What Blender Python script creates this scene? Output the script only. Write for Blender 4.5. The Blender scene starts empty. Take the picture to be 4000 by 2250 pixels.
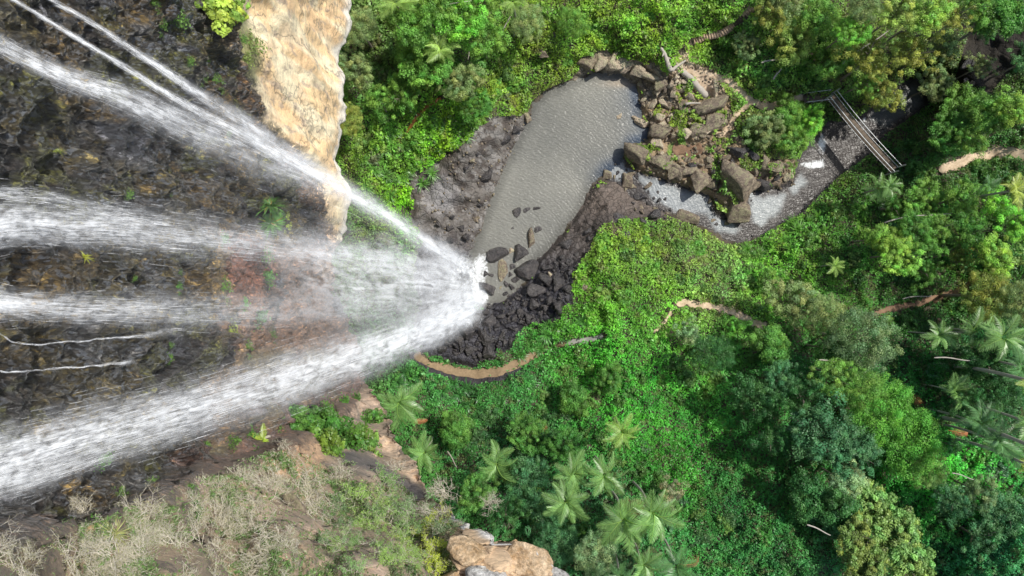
import bpy, math, random
import numpy as np
from mathutils import Vector, Matrix
random.seed(7); rng = np.random.default_rng(7)
S = bpy.context.scene; COL = S.collection
CX, CY, F, H = 1288.0, 724.5, 1717.0, 110.0      # survey frame: plan position along a ray, camera height in metres

# ------------------------------------------------------------------ helpers
def tag(o, label=None, cat=None, group=None, kind=None):
    if label: o['label'] = label
    if cat: o['category'] = cat
    if group: o['group'] = group
    if kind: o['kind'] = kind
    return o
def empty(name, loc, label=None, cat=None, group=None, rz=0, sc=1.0, rot=None):
    o = bpy.data.objects.new(name, None); COL.objects.link(o)
    o.location = loc; o.rotation_euler = rot if rot else (0, 0, rz); o.scale = (sc,)*3 if np.isscalar(sc) else sc
    o.empty_display_size = .3
    return tag(o, label, cat, group)
def link(name, me, mat=None, parent=None):
    o = bpy.data.objects.new(name, me); COL.objects.link(o)
    if mat and not me.materials: me.materials.append(mat)
    if parent: o.parent = parent
    return o
def mesh_np(name, V, Fq, col=None, pcol=None, smooth=False, extra=None, uv=None):
    """V (n,3), Fq (m,k) faces of equal size; col = per face rgb, pcol = per point rgb"""
    me = bpy.data.meshes.new(name); V = np.asarray(V, np.float32); Fq = np.asarray(Fq, np.int32)
    k = Fq.shape[1]
    me.vertices.add(len(V)); me.vertices.foreach_set('co', V.ravel())
    me.loops.add(Fq.size); me.loops.foreach_set('vertex_index', Fq.ravel())
    me.polygons.add(len(Fq)); me.polygons.foreach_set('loop_start', np.arange(0, Fq.size, k, dtype=np.int32))
    try: me.polygons.foreach_set('loop_total', np.full(len(Fq), k, np.int32))
    except Exception: pass
    if smooth: me.polygons.foreach_set('use_smooth', np.ones(len(Fq), bool))
    me.update(calc_edges=True)
    def put(dom, c):
        a = me.attributes.new('col', 'FLOAT_COLOR', dom)
        c = np.asarray(c, np.float32); c4 = np.ones((len(c), 4), np.float32); c4[:, :3] = c
        a.data.foreach_set('color', c4.ravel())
    if col is not None: put('FACE', col)
    if pcol is not None: put('POINT', pcol)
    for nm, arr in (extra or {}).items():
        a = me.attributes.new(nm, 'FLOAT', 'POINT'); a.data.foreach_set('value', np.asarray(arr, np.float32))
    if uv is not None:
        l = me.uv_layers.new(name='UVMap'); l.data.foreach_set('uv', np.asarray(uv, np.float32)[Fq.ravel()].ravel())
    return me
def sstep(a, b, x):
    t = np.clip((x-a)/(b-a), 0, 1); return t*t*(3-2*t)
def _h(i, j, k, seed):
    n = (i*374761393 + j*668265263 + k*2147483647 + seed*1274126177) & 0xffffffff
    n = ((n ^ (n >> 13))*1274126177) & 0xffffffff
    return ((n ^ (n >> 16)) & 0xffff)/65535.0
def vnoise(x, y, z=0.0, seed=0):
    x, y, z = np.broadcast_arrays(np.asarray(x, float), np.asarray(y, float), np.asarray(z, float))
    i, j, k = (np.floor(a).astype(np.int64) for a in (x, y, z))
    u, v, w = x-i, y-j, z-k
    u, v, w = (a*a*(3-2*a) for a in (u, v, w))
    r = 0
    for a in (0, 1):
        for b in (0, 1):
            for c in (0, 1):
                r = r + _h(i+a, j+b, k+c, seed)*(u if a else 1-u)*(v if b else 1-v)*(w if c else 1-w)
    return r
def fbm(x, y, z=0.0, o=4, seed=0):
    r, a, s = 0, .5, 0
    for q in range(o):
        f = 2.03**q
        r = r + a*vnoise(np.asarray(x)*f, np.asarray(y)*f, np.asarray(z)*f, seed+q*17); s += a; a *= .55
    return r/s
def sdf(poly, px, py):
    px = np.asarray(px, float); py = np.asarray(py, float)
    d = np.full(px.shape, 1e12); ins = np.zeros(px.shape, bool)
    n = len(poly)
    for i in range(n):
        ax, ay = poly[i]; bx, by = poly[(i+1) % n]
        ex, ey = bx-ax, by-ay
        t = np.clip(((px-ax)*ex + (py-ay)*ey)/(ex*ex+ey*ey+1e-9), 0, 1)
        d = np.minimum(d, (px-ax-t*ex)**2 + (py-ay-t*ey)**2)
        if ay != by:
            c = ((ay > py) != (by > py)) & (px < (bx-ax)*(py-ay)/(by-ay) + ax)
            ins ^= c
    d = np.sqrt(d)
    return np.where(ins, -d, d)
def dline(pts, px, py):
    px = np.asarray(px, float); py = np.asarray(py, float); d = np.full(px.shape, 1e12)
    for (ax, ay), (bx, by) in zip(pts[:-1], pts[1:]):
        ex, ey = bx-ax, by-ay
        t = np.clip(((px-ax)*ex + (py-ay)*ey)/(ex*ex+ey*ey+1e-9), 0, 1)
        d = np.minimum(d, (px-ax-t*ex)**2 + (py-ay-t*ey)**2)
    return np.sqrt(d)
def shep(ctrl, px, py, p=3.0, soft=40.0):
    c = np.array(ctrl, float); px = np.asarray(px, float); py = np.asarray(py, float)
    W = 0; R = 0
    for row in c:
        w = 1/((px-row[0])**2 + (py-row[1])**2 + soft**2)**(p/2)
        W = W + w
        R = R + (w[..., None]*row[2:] if len(row) > 3 else w*row[2])
    return R/(W[..., None] if c.shape[1] > 3 else W)

# ------------------------------------------------------------------ the plan of the place
POOL = [(1560,190),(1600,215),(1612,260),(1608,300),(1640,330),(1620,355),(1585,362),(1560,400),(1520,430),(1482,470),(1460,520),(1425,570),(1392,610),(1352,650),(1340,680),(1310,720),(1270,750),(1225,768),(1200,755),(1180,700),(1178,650),(1195,610),(1215,570),(1240,500),(1262,440),(1290,380),(1330,300),(1345,260),(1380,232),(1450,202),(1500,188)]
STREAM = [(1515,425),(1560,398),(1590,435),(1660,448),(1725,470),(1780,492),(1800,535),(1850,552),(1885,530),(1888,485),(1930,478),(1960,482),(2002,462),(2010,430),(2025,390),(2060,345),(2090,312),(2140,318),(2190,285),(2230,240),(2290,208),(2330,200),(2350,215),(2345,240),(2325,258),(2270,300),(2215,335),(2195,372),(2140,410),(2095,445),(2050,490),(2010,530),(1950,562),(1885,598),(1830,605),(1780,570),(1700,540),(1640,520),(1590,495),(1560,458),(1520,450)]
ROCK_L = [(1345,275),(1345,330),(1290,400),(1262,450),(1235,520),(1215,570),(1190,650),(1140,665),(1070,625),(1035,570),(1040,510),(1020,440),(1080,412),(1120,390),(1170,345),(1220,312),(1285,290)]
ROCK_R = [(1490,462),(1560,440),(1640,505),(1710,560),(1600,548),(1560,562),(1510,580),(1482,650),(1445,690),(1440,765),(1400,805),(1330,825),(1290,865),(1240,905),(1200,925),(1100,905),(1040,880),(1080,850),(1150,770),(1200,765),(1260,760),(1310,720),(1350,650),(1400,600),(1440,540)]
ROCK_U = [(1440,205),(1455,150),(1500,130),(1560,138),(1640,155),(1690,200),(1700,260),(1620,260),(1600,215),(1550,190),(1500,180)]
ROCK_B = [(1600,210),(1700,140),(1790,175),(1835,245),(1850,320),(1900,400),(2000,400),(2000,470),(1900,490),(1860,545),(1790,500),(1700,470),(1600,430),(1570,380),(1640,330),(1610,270)]
ROCK_S = [(1060,610),(1190,640),(1195,770),(1080,870),(1030,870),(1055,760),(1045,680)]
GULLY = [(2380,250),(2420,120),(2480,-60),(2620,-60),(2600,120),(2500,230),(2420,300)]
PATHS = [ # centre line, half width px, kind
 ([(1040,890),(1080,910),(1130,930),(1195,940),(1250,935),(1300,915),(1345,890),(1370,878)], 11, 'brown'),
 ([(1370,878),(1400,868),(1425,862)], 7, 'brown'),
 ([(1422,864),(1460,857),(1520,845)], 7, 'grey'),
 ([(1700,768),(1725,758),(1760,768),(1800,772),(1850,788),(1890,808),(1930,820)], 9, 'tan'),
 ([(1640,840),(1670,812),(1695,775)], 4, 'tan'),
 ([(2190,800),(2230,778),(2300,765),(2370,745),(2440,718),(2480,695)], 8, 'red'),
 ([(2360,430),(2400,415),(2450,395),(2510,382),(2600,385),(2680,390)], 13, 'tan'),
 ([(1720,130),(1745,185),(1790,190),(1835,205),(1870,235),(1905,262),(1940,268),(1990,250),(2030,245)], 9, 'tan'),
 ([(1790,190),(1760,215),(1775,238)], 14, 'tan'),
 ([(1890,255),(1850,290),(1828,330),(1800,345)], 7, 'tan'),
 ([(1690,370),(1720,380),(1770,375)], 16, 'red'),
 ([(1018,348),(1034,318),(1048,292),(1075,270),(1112,246)], 6, 'seep')]
STEPS = [(1740,107),(1775,93),(1815,85),(1835,72),(1862,50),(1890,22)]
HC = [(860,-200,16),(860,0,14),(860,300,10),(900,560,4),(1000,420,4),(1100,50,12),(1100,300,6),(1300,0,9),(1300,180,3.5),(1500,0,7),(1500,110,3),(1700,0,8),(1740,110,4),(1890,20,8),
 (2100,60,9),(2100,180,4),(2300,-150,12),(2350,80,3),(2000,330,1.5),(2090,240,1.5),(1800,300,1.6),(1700,300,1.4),(1720,400,1.2),(2250,430,1.2),(2400,350,4),(2650,300,7),(2300,560,4),(2600,700,11),
 (2200,700,7),(1900,650,3),(1650,600,2.5),(1600,700,4),(1600,900,8),(1450,850,4),(1350,850,2.2),(1200,930,3),(1000,960,7),(1250,1020,7),(1200,1300,15),(1600,1150,13),(2000,1050,14),
 (2450,1100,18),(2000,1449,22),(2650,1449,26),(1600,1449,22),(1100,1600,26),(700,900,8),(600,400,10),(2650,0,6),(1150,560,1.6),(1080,500,2.4),(1440,640,2.0)]
VEG_COL = [(900,100,.10,.20,.06),(1100,60,.12,.25,.06),(1400,60,.15,.29,.04),(1650,60,.15,.31,.035),(1350,200,.16,.29,.045),(950,400,.14,.30,.05),(1100,380,.15,.35,.03),(1000,520,.15,.37,.02),  # lower slopes darker and bluer: their shade is painted into the leaf colour
 (1750,60,.14,.32,.04),(1900,150,.12,.26,.05),(2150,100,.12,.22,.05),(2400,60,.10,.17,.05),(1900,330,.12,.25,.05),(1750,300,.18,.30,.05),(2300,380,.05,.15,.04),(2500,420,.06,.17,.04),
 (1600,600,.155,.29,.045),(1750,620,.18,.30,.075),(1800,700,.18,.29,.07),(950,620,.10,.16,.07),(1000,740,.09,.13,.06),(900,800,.09,.14,.06),(930,540,.11,.21,.05),(1950,680,.12,.30,.04),(2200,600,.07,.19,.03),(2450,650,.06,.17,.03),(1500,760,.12,.28,.03),(1650,760,.135,.29,.04),(1500,900,.08,.26,.03),
 (1300,980,.06,.18,.04),(1100,1000,.06,.17,.04),(1600,1000,.06,.23,.03),(1700,1150,.05,.19,.025),(1300,1150,.05,.15,.045),(1500,1300,.05,.14,.05),(1850,1250,.04,.13,.03),(1800,1420,.05,.16,.04),
 (2000,950,.05,.15,.04),(2300,950,.04,.14,.03),(2400,800,.05,.13,.03),(2500,1000,.03,.09,.025),(2400,1200,.07,.27,.04),(2500,1380,.05,.17,.06),(2100,1400,.04,.12,.03)]

def level(px):                                    # water surface height, falling downstream
    return -np.clip((np.asarray(px, float)-1660)/(2300-1660), 0, 1)*3.5
def height(px, py, fine=True):
    px = np.asarray(px, float); py = np.asarray(py, float)
    base = shep(HC, px, py, 3.2, 60)
    dw = np.minimum(sdf(POOL, px, py), sdf(STREAM, px, py))
    lv = level(px)
    n1 = fbm(px/130, py/130, 0, 4, 3)-.5
    n2 = fbm(px/17, py/17, 0, 4, 9)
    rock = np.maximum.reduce([sstep(6, -14, sdf(p, px, py)) for p in (ROCK_L, ROCK_R, ROCK_U, ROCK_B, ROCK_S)])
    ridge = 1-np.abs(2*n2-1)
    left = sstep(6, -14, sdf(ROCK_L, px, py)); n3 = fbm(px/48, py/48, 0, 3, 19)
    flat = np.minimum.reduce([dline(p, px, py)-w for p, w, _ in PATHS]+[dline(STEPS, px, py)-8])
    fl = sstep(-2, 14, flat)
    right = sstep(6, -14, sdf(ROCK_R, px, py))*sstep(700, 640, py); aa = px*.78-py*.62; bb = px*.62+py*.78
    flow = 1-np.abs(2*fbm(bb/16, aa/60, 0, 4, 29)-1)
    h = lv - .06 + .30*sstep(0, 16, dw) + (base+n1*3.0-lv)*sstep(0, 110, dw) + fl*sstep(0, 18, dw)*rock*((n2-.35)*1.7+ridge*.5)*(1-.62*np.maximum(left, right)) + left*sstep(0, 18, dw)*(n3-.4)*2.2 + right*sstep(0, 14, dw)*(flow-.5)*1.6
    h = h + (fbm(px/13, py/13, 0, 3, 39)-.5)*.55*sstep(26, 2, dw)
    h = h + (1-rock)*sstep(0, 20, flat)*sstep(4, 30, dw)*(fbm(px/40, py/40, 0, 3, 5)-.4)*1.2
    return np.where(dw < 0, np.minimum(h, lv-.02-np.clip(-dw, 0, 30)/30*1.2+(fbm(px/13, py/13, 0, 3, 39)-.5)*.5), h)
_rx = np.arange(-200, 2900, 4.0); _ry = np.arange(-220, 1700, 4.0); _R = None
def raster(tab, px, py):
    fx = np.clip((np.asarray(px, float)+200)/4, 0, len(_rx)-1.001); fy = np.clip((np.asarray(py, float)+220)/4, 0, len(_ry)-1.001)
    i, j = fx.astype(int), fy.astype(int); u, v = fx-i, fy-j
    return (tab[j, i]*(1-u)+tab[j, i+1]*u)*(1-v)+(tab[j+1, i]*(1-u)+tab[j+1, i+1]*u)*v
def height_exact(px, py): return _height(px, py)
_height = height
_g = np.meshgrid(_rx, _ry); _R = _height(*_g); _SP, _SS = sdf(POOL, *_g), sdf(STREAM, *_g)
_PD = [dline(p, *_g)-w for p, w, _ in PATHS]; SKIRT = [(1050,905),(1080,925),(1130,945),(1200,957),(1262,946),(1300,928)]; _PMIN = np.minimum.reduce(_PD+[dline(STEPS, *_g)-9, dline(SKIRT, *_g)-9])
def height(px, py): return raster(_R, px, py)
def at(px, py, up=0.0, z=None):
    d = H-(height(px, py) if z is None else z)-up
    return np.stack([(np.asarray(px)-CX)/F*d, -(np.asarray(py)-CY)/F*d, H-d+0*np.asarray(px)], -1)
def proj(X, Y, Z):
    d = H-Z; return CX+X/d*F, CY-Y/d*F
def ground_z(X, Y):
    z = np.zeros_like(np.asarray(X, float))+5
    for _ in range(6):
        px, py = proj(X, Y, z); z = .3*z+.7*height(px, py)
    return z

# ------------------------------------------------------------------ materials
class NT:
    def __init__(s, name):
        s.m = bpy.data.materials.new(name); s.m.use_nodes = True; s.t = s.m.node_tree; s.t.nodes.clear()
        s.out = s.n('ShaderNodeOutputMaterial')
    def n(s, typ, ins=None, **kw):
        nd = s.t.nodes.new(typ)
        for k, v in kw.items(): setattr(nd, k, v)
        for k, v in (ins or {}).items(): s.set(nd, k, v)
        return nd
    def set(s, nd, k, v):
        if hasattr(v, 'links'): s.t.links.new(v, nd.inputs[k])
        else: nd.inputs[k].default_value = v
    def math(s, op, a, b=0.0, c=0.0, clamp=False):
        nd = s.n('ShaderNodeMath', {0: a, 1: b, 2: c}, operation=op); nd.use_clamp = clamp; return nd.outputs[0]
    def mix(s, f, a, b, mode='MIX'):
        nd = s.n('ShaderNodeMix', data_type='RGBA', blend_type=mode)
        s.set(nd, 0, f); s.set(nd, 6, a); s.set(nd, 7, b); return nd.outputs[2]
    def noise(s, sc, det=4, rough=.55, vec=None, dist=0.0):
        nd = s.n('ShaderNodeTexNoise', {'Scale': sc, 'Detail': det, 'Roughness': rough, 'Distortion': dist})
        if vec is not None: s.set(nd, 'Vector', vec)
        return nd.outputs[0]
    def vor(s, sc, vec=None, feature='F1'):
        nd = s.n('ShaderNodeTexVoronoi', {'Scale': sc}, feature=feature)
        if vec is not None: s.set(nd, 'Vector', vec)
        return nd.outputs['Distance']
    def ramp(s, f, stops):
        nd = s.n('ShaderNodeValToRGB', {'Fac': f}); e = nd.color_ramp.elements
        while len(e) < len(stops): e.new(.5)
        for el, (p, c) in zip(e, stops): el.position = p; el.color = (c, c, c, 1) if np.isscalar(c) else (*c, 1)
        return nd.outputs[0]
    def attr(s, name, out='Color'):
        return s.n('ShaderNodeAttribute', attribute_name=name).outputs[out]
    def bump(s, hgt, st=.5, dist=.1, normal=None):
        nd = s.n('ShaderNodeBump', {'Height': hgt, 'Strength': st, 'Distance': dist})
        if normal is not None: s.set(nd, 'Normal', normal)
        return nd.outputs[0]
    def pos(s, sc=(1, 1, 1), rot=(0, 0, 0)):
        g = s.n('ShaderNodeNewGeometry').outputs['Position']
        return s.n('ShaderNodeMapping', {'Vector': g, 'Scale': sc, 'Rotation': rot}).outputs[0]
    def obj(s, sc=(1, 1, 1)):
        g = s.n('ShaderNodeTexCoord').outputs['Object']
        return s.n('ShaderNodeMapping', {'Vector': g, 'Scale': sc}).outputs[0]
    def bsdf(s, base, rough=.7, normal=None, **kw):
        b = s.n('ShaderNodeBsdfPrincipled', {'Base Color': base, 'Roughness': rough})
        if normal is not None: s.set(b, 'Normal', normal)
        for k, v in kw.items(): s.set(b, k.replace('_', ' '), v)
        s.t.links.new(b.outputs[0], s.out.inputs[0]); return b

def mat_leaf(name, rough=.42, trans=.35, spec=.35):
    t = NT(name)
    c = t.mix(1.0, t.attr('col'), t.n('ShaderNodeObjectInfo').outputs['Color'], 'MULTIPLY')
    b = t.bsdf(c, rough); b.inputs['Specular IOR Level'].default_value = spec
    bright = t.mix(1.0, c, (1.25, 1.2, .55, 1), 'MULTIPLY')
    tr = t.n('ShaderNodeBsdfTranslucent', {'Color': bright})
    mx = t.n('ShaderNodeMixShader', {0: trans, 1: b.outputs[0], 2: tr.outputs[0]})
    t.t.links.new(mx.outputs[0], t.out.inputs[0]); return t.m
def mat_bark(name, c1, c2):
    t = NT(name); n = t.noise(6, 5, .6, t.obj((1, 1, .3)))
    t.bsdf(t.mix(n, (*c1, 1), (*c2, 1)), .85, t.bump(n, .5, .05)); return t.m
def mat_ground():
    t = NT('forest_floor'); p = t.pos()
    n1 = t.noise(.6, 6, .65, p); n2 = t.noise(3.2, 6, .7, p); v = t.vor(1.1, t.pos((1, 1, .6)), 'DISTANCE_TO_EDGE')
    wet = t.attr('wet', 'Fac'); rk = t.attr('rock', 'Fac')
    m = t.ramp(n2, [(.25, .45), (.5, .95), (.8, 1.5)])
    c = t.mix(1.0, t.attr('col'), m, 'MULTIPLY')
    c = t.mix(1.0, c, t.ramp(n1, [(.3, .7), (.7, 1.3)]), 'MULTIPLY')
    crack = t.ramp(v, [(0, .35), (.05, 1.0)])
    c = t.mix(rk, c, t.mix(1.0, c, crack, 'MULTIPLY'))
    rough = t.math('MULTIPLY_ADD', wet, -.6, .88)
    hh = t.math('ADD', t.math('MULTIPLY', n2, .5), t.math('MULTIPLY', t.math('MINIMUM', v, .12), 2.2))
    t.bsdf(c, rough, t.bump(hh, .9, .35)); return t.m
def mat_cliff():
    t = NT('cliff_rock')
    q = t.pos((.45, 1, 1)); wet = t.attr('wet', 'Fac')
    wr = t.noise(1.1, 3, .5, q)
    vc = t.n('ShaderNodeVectorMath', {0: t.n('ShaderNodeTexNoise', {'Vector': q, 'Scale': 2.2, 'Detail': 5.0}).outputs['Color'], 1: (.32, .32, .32), 2: q}, operation='MULTIPLY_ADD').outputs[0]
    v1 = t.vor(2.4, vc, 'DISTANCE_TO_EDGE'); v2 = t.vor(7.5, vc, 'DISTANCE_TO_EDGE')
    n1 = t.noise(8.0, 8, .75, q); n2 = t.noise(.7, 5, .6, q)
    strat = t.noise(1.0, 5, .65, t.pos((.3, .25, 2.2)))
    c = t.mix(1.0, t.attr('col'), t.ramp(n1, [(.32, .15), (.5, .95), (.68, 2.1)]), 'MULTIPLY')
    dryc = t.mix(1.0, t.attr('col'), t.ramp(n1, [(.30, .66), (.5, 1.0), (.68, 1.22)]), 'MULTIPLY')
    c = t.mix(wet, dryc, c)
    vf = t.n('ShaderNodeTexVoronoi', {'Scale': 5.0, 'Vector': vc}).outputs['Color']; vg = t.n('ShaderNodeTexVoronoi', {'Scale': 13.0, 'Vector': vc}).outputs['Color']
    fa = t.ramp(t.n('ShaderNodeSeparateXYZ', {0: vf}).outputs[0], [(0, .45), (.6, 1.0), (.85, 1.6), (1, 3.2)]); fb = t.ramp(t.n('ShaderNodeSeparateXYZ', {0: vg}).outputs[1], [(0, .5), (.7, 1.0), (1, 2.2)])
    c = t.mix(wet, c, t.mix(1.0, t.mix(1.0, c, fa, 'MULTIPLY'), fb, 'MULTIPLY'))
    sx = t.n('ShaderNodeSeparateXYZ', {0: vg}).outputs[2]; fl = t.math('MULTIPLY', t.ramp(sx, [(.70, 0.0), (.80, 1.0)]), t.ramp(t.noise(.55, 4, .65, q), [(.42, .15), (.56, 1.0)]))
    c = t.mix(t.math('MULTIPLY', t.math('MULTIPLY', fl, wet), .6), c, (.27, .30, .35, 1))  # pale blue-grey flecks: wet sheen and glints painted into the rock colour
    c = t.mix(1.0, c, t.ramp(strat, [(.3, .62), (.5, 1.0), (.7, 1.15)]), 'MULTIPLY')
    cr = t.ramp(v1, [(0, .3), (.035, 1.0)]); cr2 = t.ramp(v2, [(0, .5), (.05, 1.0)])
    vd = t.n('ShaderNodeMapping', {'Vector': t.n('ShaderNodeVectorMath', {0: t.n('ShaderNodeTexNoise', {'Vector': q, 'Scale': .6, 'Detail': 6.0}).outputs['Color'], 1: (2.2, 2.2, 2.2), 2: t.pos((.3, .8, .22))}, operation='MULTIPLY_ADD').outputs[0]}).outputs[0]
    crd = t.ramp(t.vor(.45, vd, 'DISTANCE_TO_EDGE'), [(0, .35), (.012, .75), (.03, 1.0)]); dk = t.ramp(t.noise(.35, 6, .7, t.pos((.3, .8, .35))), [(.60, 1.0), (.72, .55)])
    c = t.mix(wet, t.mix(1.0, t.mix(1.0, c, crd, 'MULTIPLY'), dk, 'MULTIPLY'), c)
    c = t.mix(wet, t.mix(.25, c, t.mix(1.0, c, cr, 'MULTIPLY')), t.mix(1.0, t.mix(1.0, c, cr, 'MULTIPLY'), cr2, 'MULTIPLY'))
    rough = t.math('MULTIPLY_ADD', wet, -.62, .9)
    rough = t.math('ADD', rough, t.math('MULTIPLY', n2, .12))
    hh = t.math('ADD', t.math('MULTIPLY', n1, .9), t.math('MULTIPLY', t.math('MINIMUM', v1, .15), 1.8))
    hh = t.math('ADD', hh, t.math('MULTIPLY', t.math('MINIMUM', v2, .2), .55))
    hh = t.math('ADD', hh, t.math('MULTIPLY', strat, .8)); hh = t.math('ADD', hh, t.math('MULTIPLY', t.n('ShaderNodeSeparateXYZ', {0: vg}).outputs[0], t.math('MULTIPLY', wet, .35)))
    b = t.bsdf(c, rough, t.bump(hh, 1.0, t.math('MULTIPLY_ADD', wet, .26, .05)))
    b.inputs['Specular IOR Level'].default_value = 1.0; b.inputs['IOR'].default_value = 1.7
    return t.m
def mat_rock(name, c1, c2, rough=.75, moss=0.0):
    t = NT(name); p = t.obj(); w = t.pos()
    n = t.noise(1.3, 8, .72, w); n2 = t.noise(5, 6, .75, w)
    c = t.mix(t.ramp(n, [(.38, 0.0), (.62, 1.0)]), (*c1, 1), (*c2, 1))
    c = t.mix(1.0, c, t.ramp(n2, [(.32, .45), (.5, 1.0), (.68, 1.6)]), 'MULTIPLY')
    c = t.mix(1.0, c, t.n('ShaderNodeObjectInfo').outputs['Color'], 'MULTIPLY')
    if moss:
        up = t.n('ShaderNodeSeparateXYZ', {0: t.n('ShaderNodeNewGeometry').outputs['Normal']}).outputs[2]
        f = t.math('MULTIPLY', t.ramp(up, [(.6, 0.0), (.9, 1.0)]), t.ramp(n, [(.48, 0.0), (.55, 1.0)]))
        c = t.mix(t.math('MULTIPLY', f, moss), c, (.13, .22, .04, 1))
    t.bsdf(c, rough, t.bump(t.math('ADD', n, t.math('MULTIPLY', n2, .4)), 1.0, .4)); return t.m
def mat_water():
    t = NT('pool_water'); p = t.pos((1, 1, 1), (0, 0, math.radians(-28)))
    pd = t.pos((.8, 2.0, 1), (0, 0, math.radians(-28)))
    n = t.noise(1.0, 3, .5, pd, .9); n2 = t.noise(2.6, 2, .5, pd, .6); big = t.noise(.07, 3, .5, p)
    c = t.mix(t.ramp(big, [(.35, 0.0), (.65, 1.0)]), (.165, .165, .15, 1), (.235, .232, .205, 1))
    c = t.mix(1.0, c, t.attr('col'), 'MULTIPLY')
    sp = t.ramp(n2, [(.3, .72), (.55, 1.05), (.70, 1.6)]); c = t.mix(.3, c, t.mix(1.0, c, sp, 'MULTIPLY'))
    imp = at(1190, 715, z=0.0); g0 = t.n('ShaderNodeNewGeometry').outputs['Position']
    mpr = t.n('ShaderNodeMapping', {'Vector': g0, 'Location': (-float(imp[0]), -float(imp[1]), 0)}).outputs[0]
    wv = t.n('ShaderNodeTexWave', {'Vector': mpr, 'Scale': .55, 'Distortion': 9.0, 'Detail': 3.0, 'Detail Scale': 1.2}, wave_type='RINGS', rings_direction='Z')
    hh = t.math('ADD', t.math('MULTIPLY', n, .55), t.math('MULTIPLY', n2, .2)); hh = t.math('ADD', hh, t.math('MULTIPLY', wv.outputs[1], .07))
    c = t.mix(.12, c, t.mix(1.0, c, t.ramp(wv.outputs[1], [(.2, .8), (.9, 1.25)]), 'MULTIPLY'))
    b = t.bsdf(c, .22, t.bump(hh, 1.0, .22)); b.inputs['IOR'].default_value = 1.33; b.inputs['Specular IOR Level'].default_value = .28
    # foam where the water is broken
    f = t.attr('foam', 'Fac'); fn = t.noise(1.6, 8, .75, t.pos(), .6)
    fac = t.math('MULTIPLY', t.math('SUBTRACT', t.math('ADD', fn, f), .98), 5.0, clamp=True)
    w = t.n('ShaderNodeBsdfDiffuse', {'Color': (.8, .83, .85, 1)})
    mx = t.n('ShaderNodeMixShader', {0: fac, 1: b.outputs[0], 2: w.outputs[0]})
    t.t.links.new(mx.outputs[0], t.out.inputs[0]); return t.m
def mat_fall(name, su, sv, soft):
    """falling water: long strands broken into beads; uv = metres-like across and along the fall"""
    t = NT(name); uv = t.n('ShaderNodeTexCoord').outputs['UV']
    mp = t.n('ShaderNodeMapping', {'Vector': uv, 'Scale': (su, sv, 1)}).outputs[0]
    mp2 = t.n('ShaderNodeMapping', {'Vector': uv, 'Scale': (su*3.2, sv*2.6, 1), 'Location': (3.1, 7.7, 0)}).outputs[0]
    mp3 = t.n('ShaderNodeMapping', {'Vector': uv, 'Scale': (su*.22, sv*.5, 1), 'Location': (9.1, 2.7, 0)}).outputs[0]
    mp4 = t.n('ShaderNodeMapping', {'Vector': uv, 'Scale': (su*.30, sv*2.2, 1), 'Location': (4.1, 1.7, 0)}).outputs[0]
    a = t.noise(1.0, 2, .5, mp); b = t.noise(1.0, 2, .5, mp2); c = t.noise(1.0, 3, .55, mp3, .4); g4 = t.noise(1.0, 4, .6, mp4, .8)
    mist = t.attr('mist', 'Fac'); dens = t.attr('dens', 'Fac')
    st = t.math('ADD', t.math('MULTIPLY', a, .74), t.math('MULTIPLY', b, .26))
    st = t.n('ShaderNodeMapRange', {'Value': st, 'From Min': .36, 'From Max': .70}).outputs[0]
    st = t.math('MULTIPLY', st, t.n('ShaderNodeMapRange', {'Value': c, 'From Min': .32, 'From Max': .62, 'To Min': .12, 'To Max': 1.25}).outputs[0])
    ms = t.n('ShaderNodeMapRange', {'Value': c, 'From Min': .3, 'From Max': .7, 'To Min': .35, 'To Max': .8}).outputs[0]
    ms = t.math('ADD', t.math('MULTIPLY', ms, .62), t.math('MULTIPLY', st, .38))
    base = t.n('ShaderNodeMix', {0: mist, 2: st, 3: ms}, data_type='FLOAT').outputs[0]
    base = t.math('MULTIPLY', base, t.n('ShaderNodeMapRange', {'Value': g4, 'From Min': .38, 'From Max': .60, 'To Min': .26, 'To Max': 1.45}).outputs[0])
    al = t.math('MULTIPLY', base, t.math('MULTIPLY', dens, .82), clamp=True)
    al = t.math('MULTIPLY', al, soft, clamp=True)
    g = t.n('ShaderNodeNewGeometry').outputs['Normal']     # droplets scatter in every direction, not like a flat sheet
    vm = t.n('ShaderNodeVectorMath', {0: t.n('ShaderNodeVectorMath', {0: g, 1: (.25, .25, .25)}, operation='MULTIPLY').outputs[0], 1: (.45, .28, .75)}, operation='ADD').outputs[0]
    vm = t.n('ShaderNodeVectorMath', {0: vm}, operation='NORMALIZE').outputs[0]
    df = t.n('ShaderNodeBsdfDiffuse', {'Color': (.9, .93, .97, 1), 'Normal': vm})
    tl = t.n('ShaderNodeBsdfTranslucent', {'Color': (.86, .89, .93, 1)})
    m1 = t.n('ShaderNodeMixShader', {0: .15, 1: df.outputs[0], 2: tl.outputs[0]})
    tr = t.n('ShaderNodeBsdfTransparent')
    mx = t.n('ShaderNodeMixShader', {0: al, 1: tr.outputs[0], 2: m1.outputs[0]})
    t.t.links.new(mx.outputs[0], t.out.inputs[0]); return t.m
def mat_plain(name, c1, c2=None, rough=.7, sc=3, metal=0.0):
    t = NT(name); n = t.ramp(t.noise(sc, 7, .72, t.pos()), [(.35, 0.0), (.65, 1.0)]); c2 = c2 or tuple(x*.7 for x in c1)
    b = t.bsdf(t.mix(n, (*c1, 1), (*c2, 1)), rough, t.bump(n, .3, .03)); b.inputs['Metallic'].default_value = metal; return t.m

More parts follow.
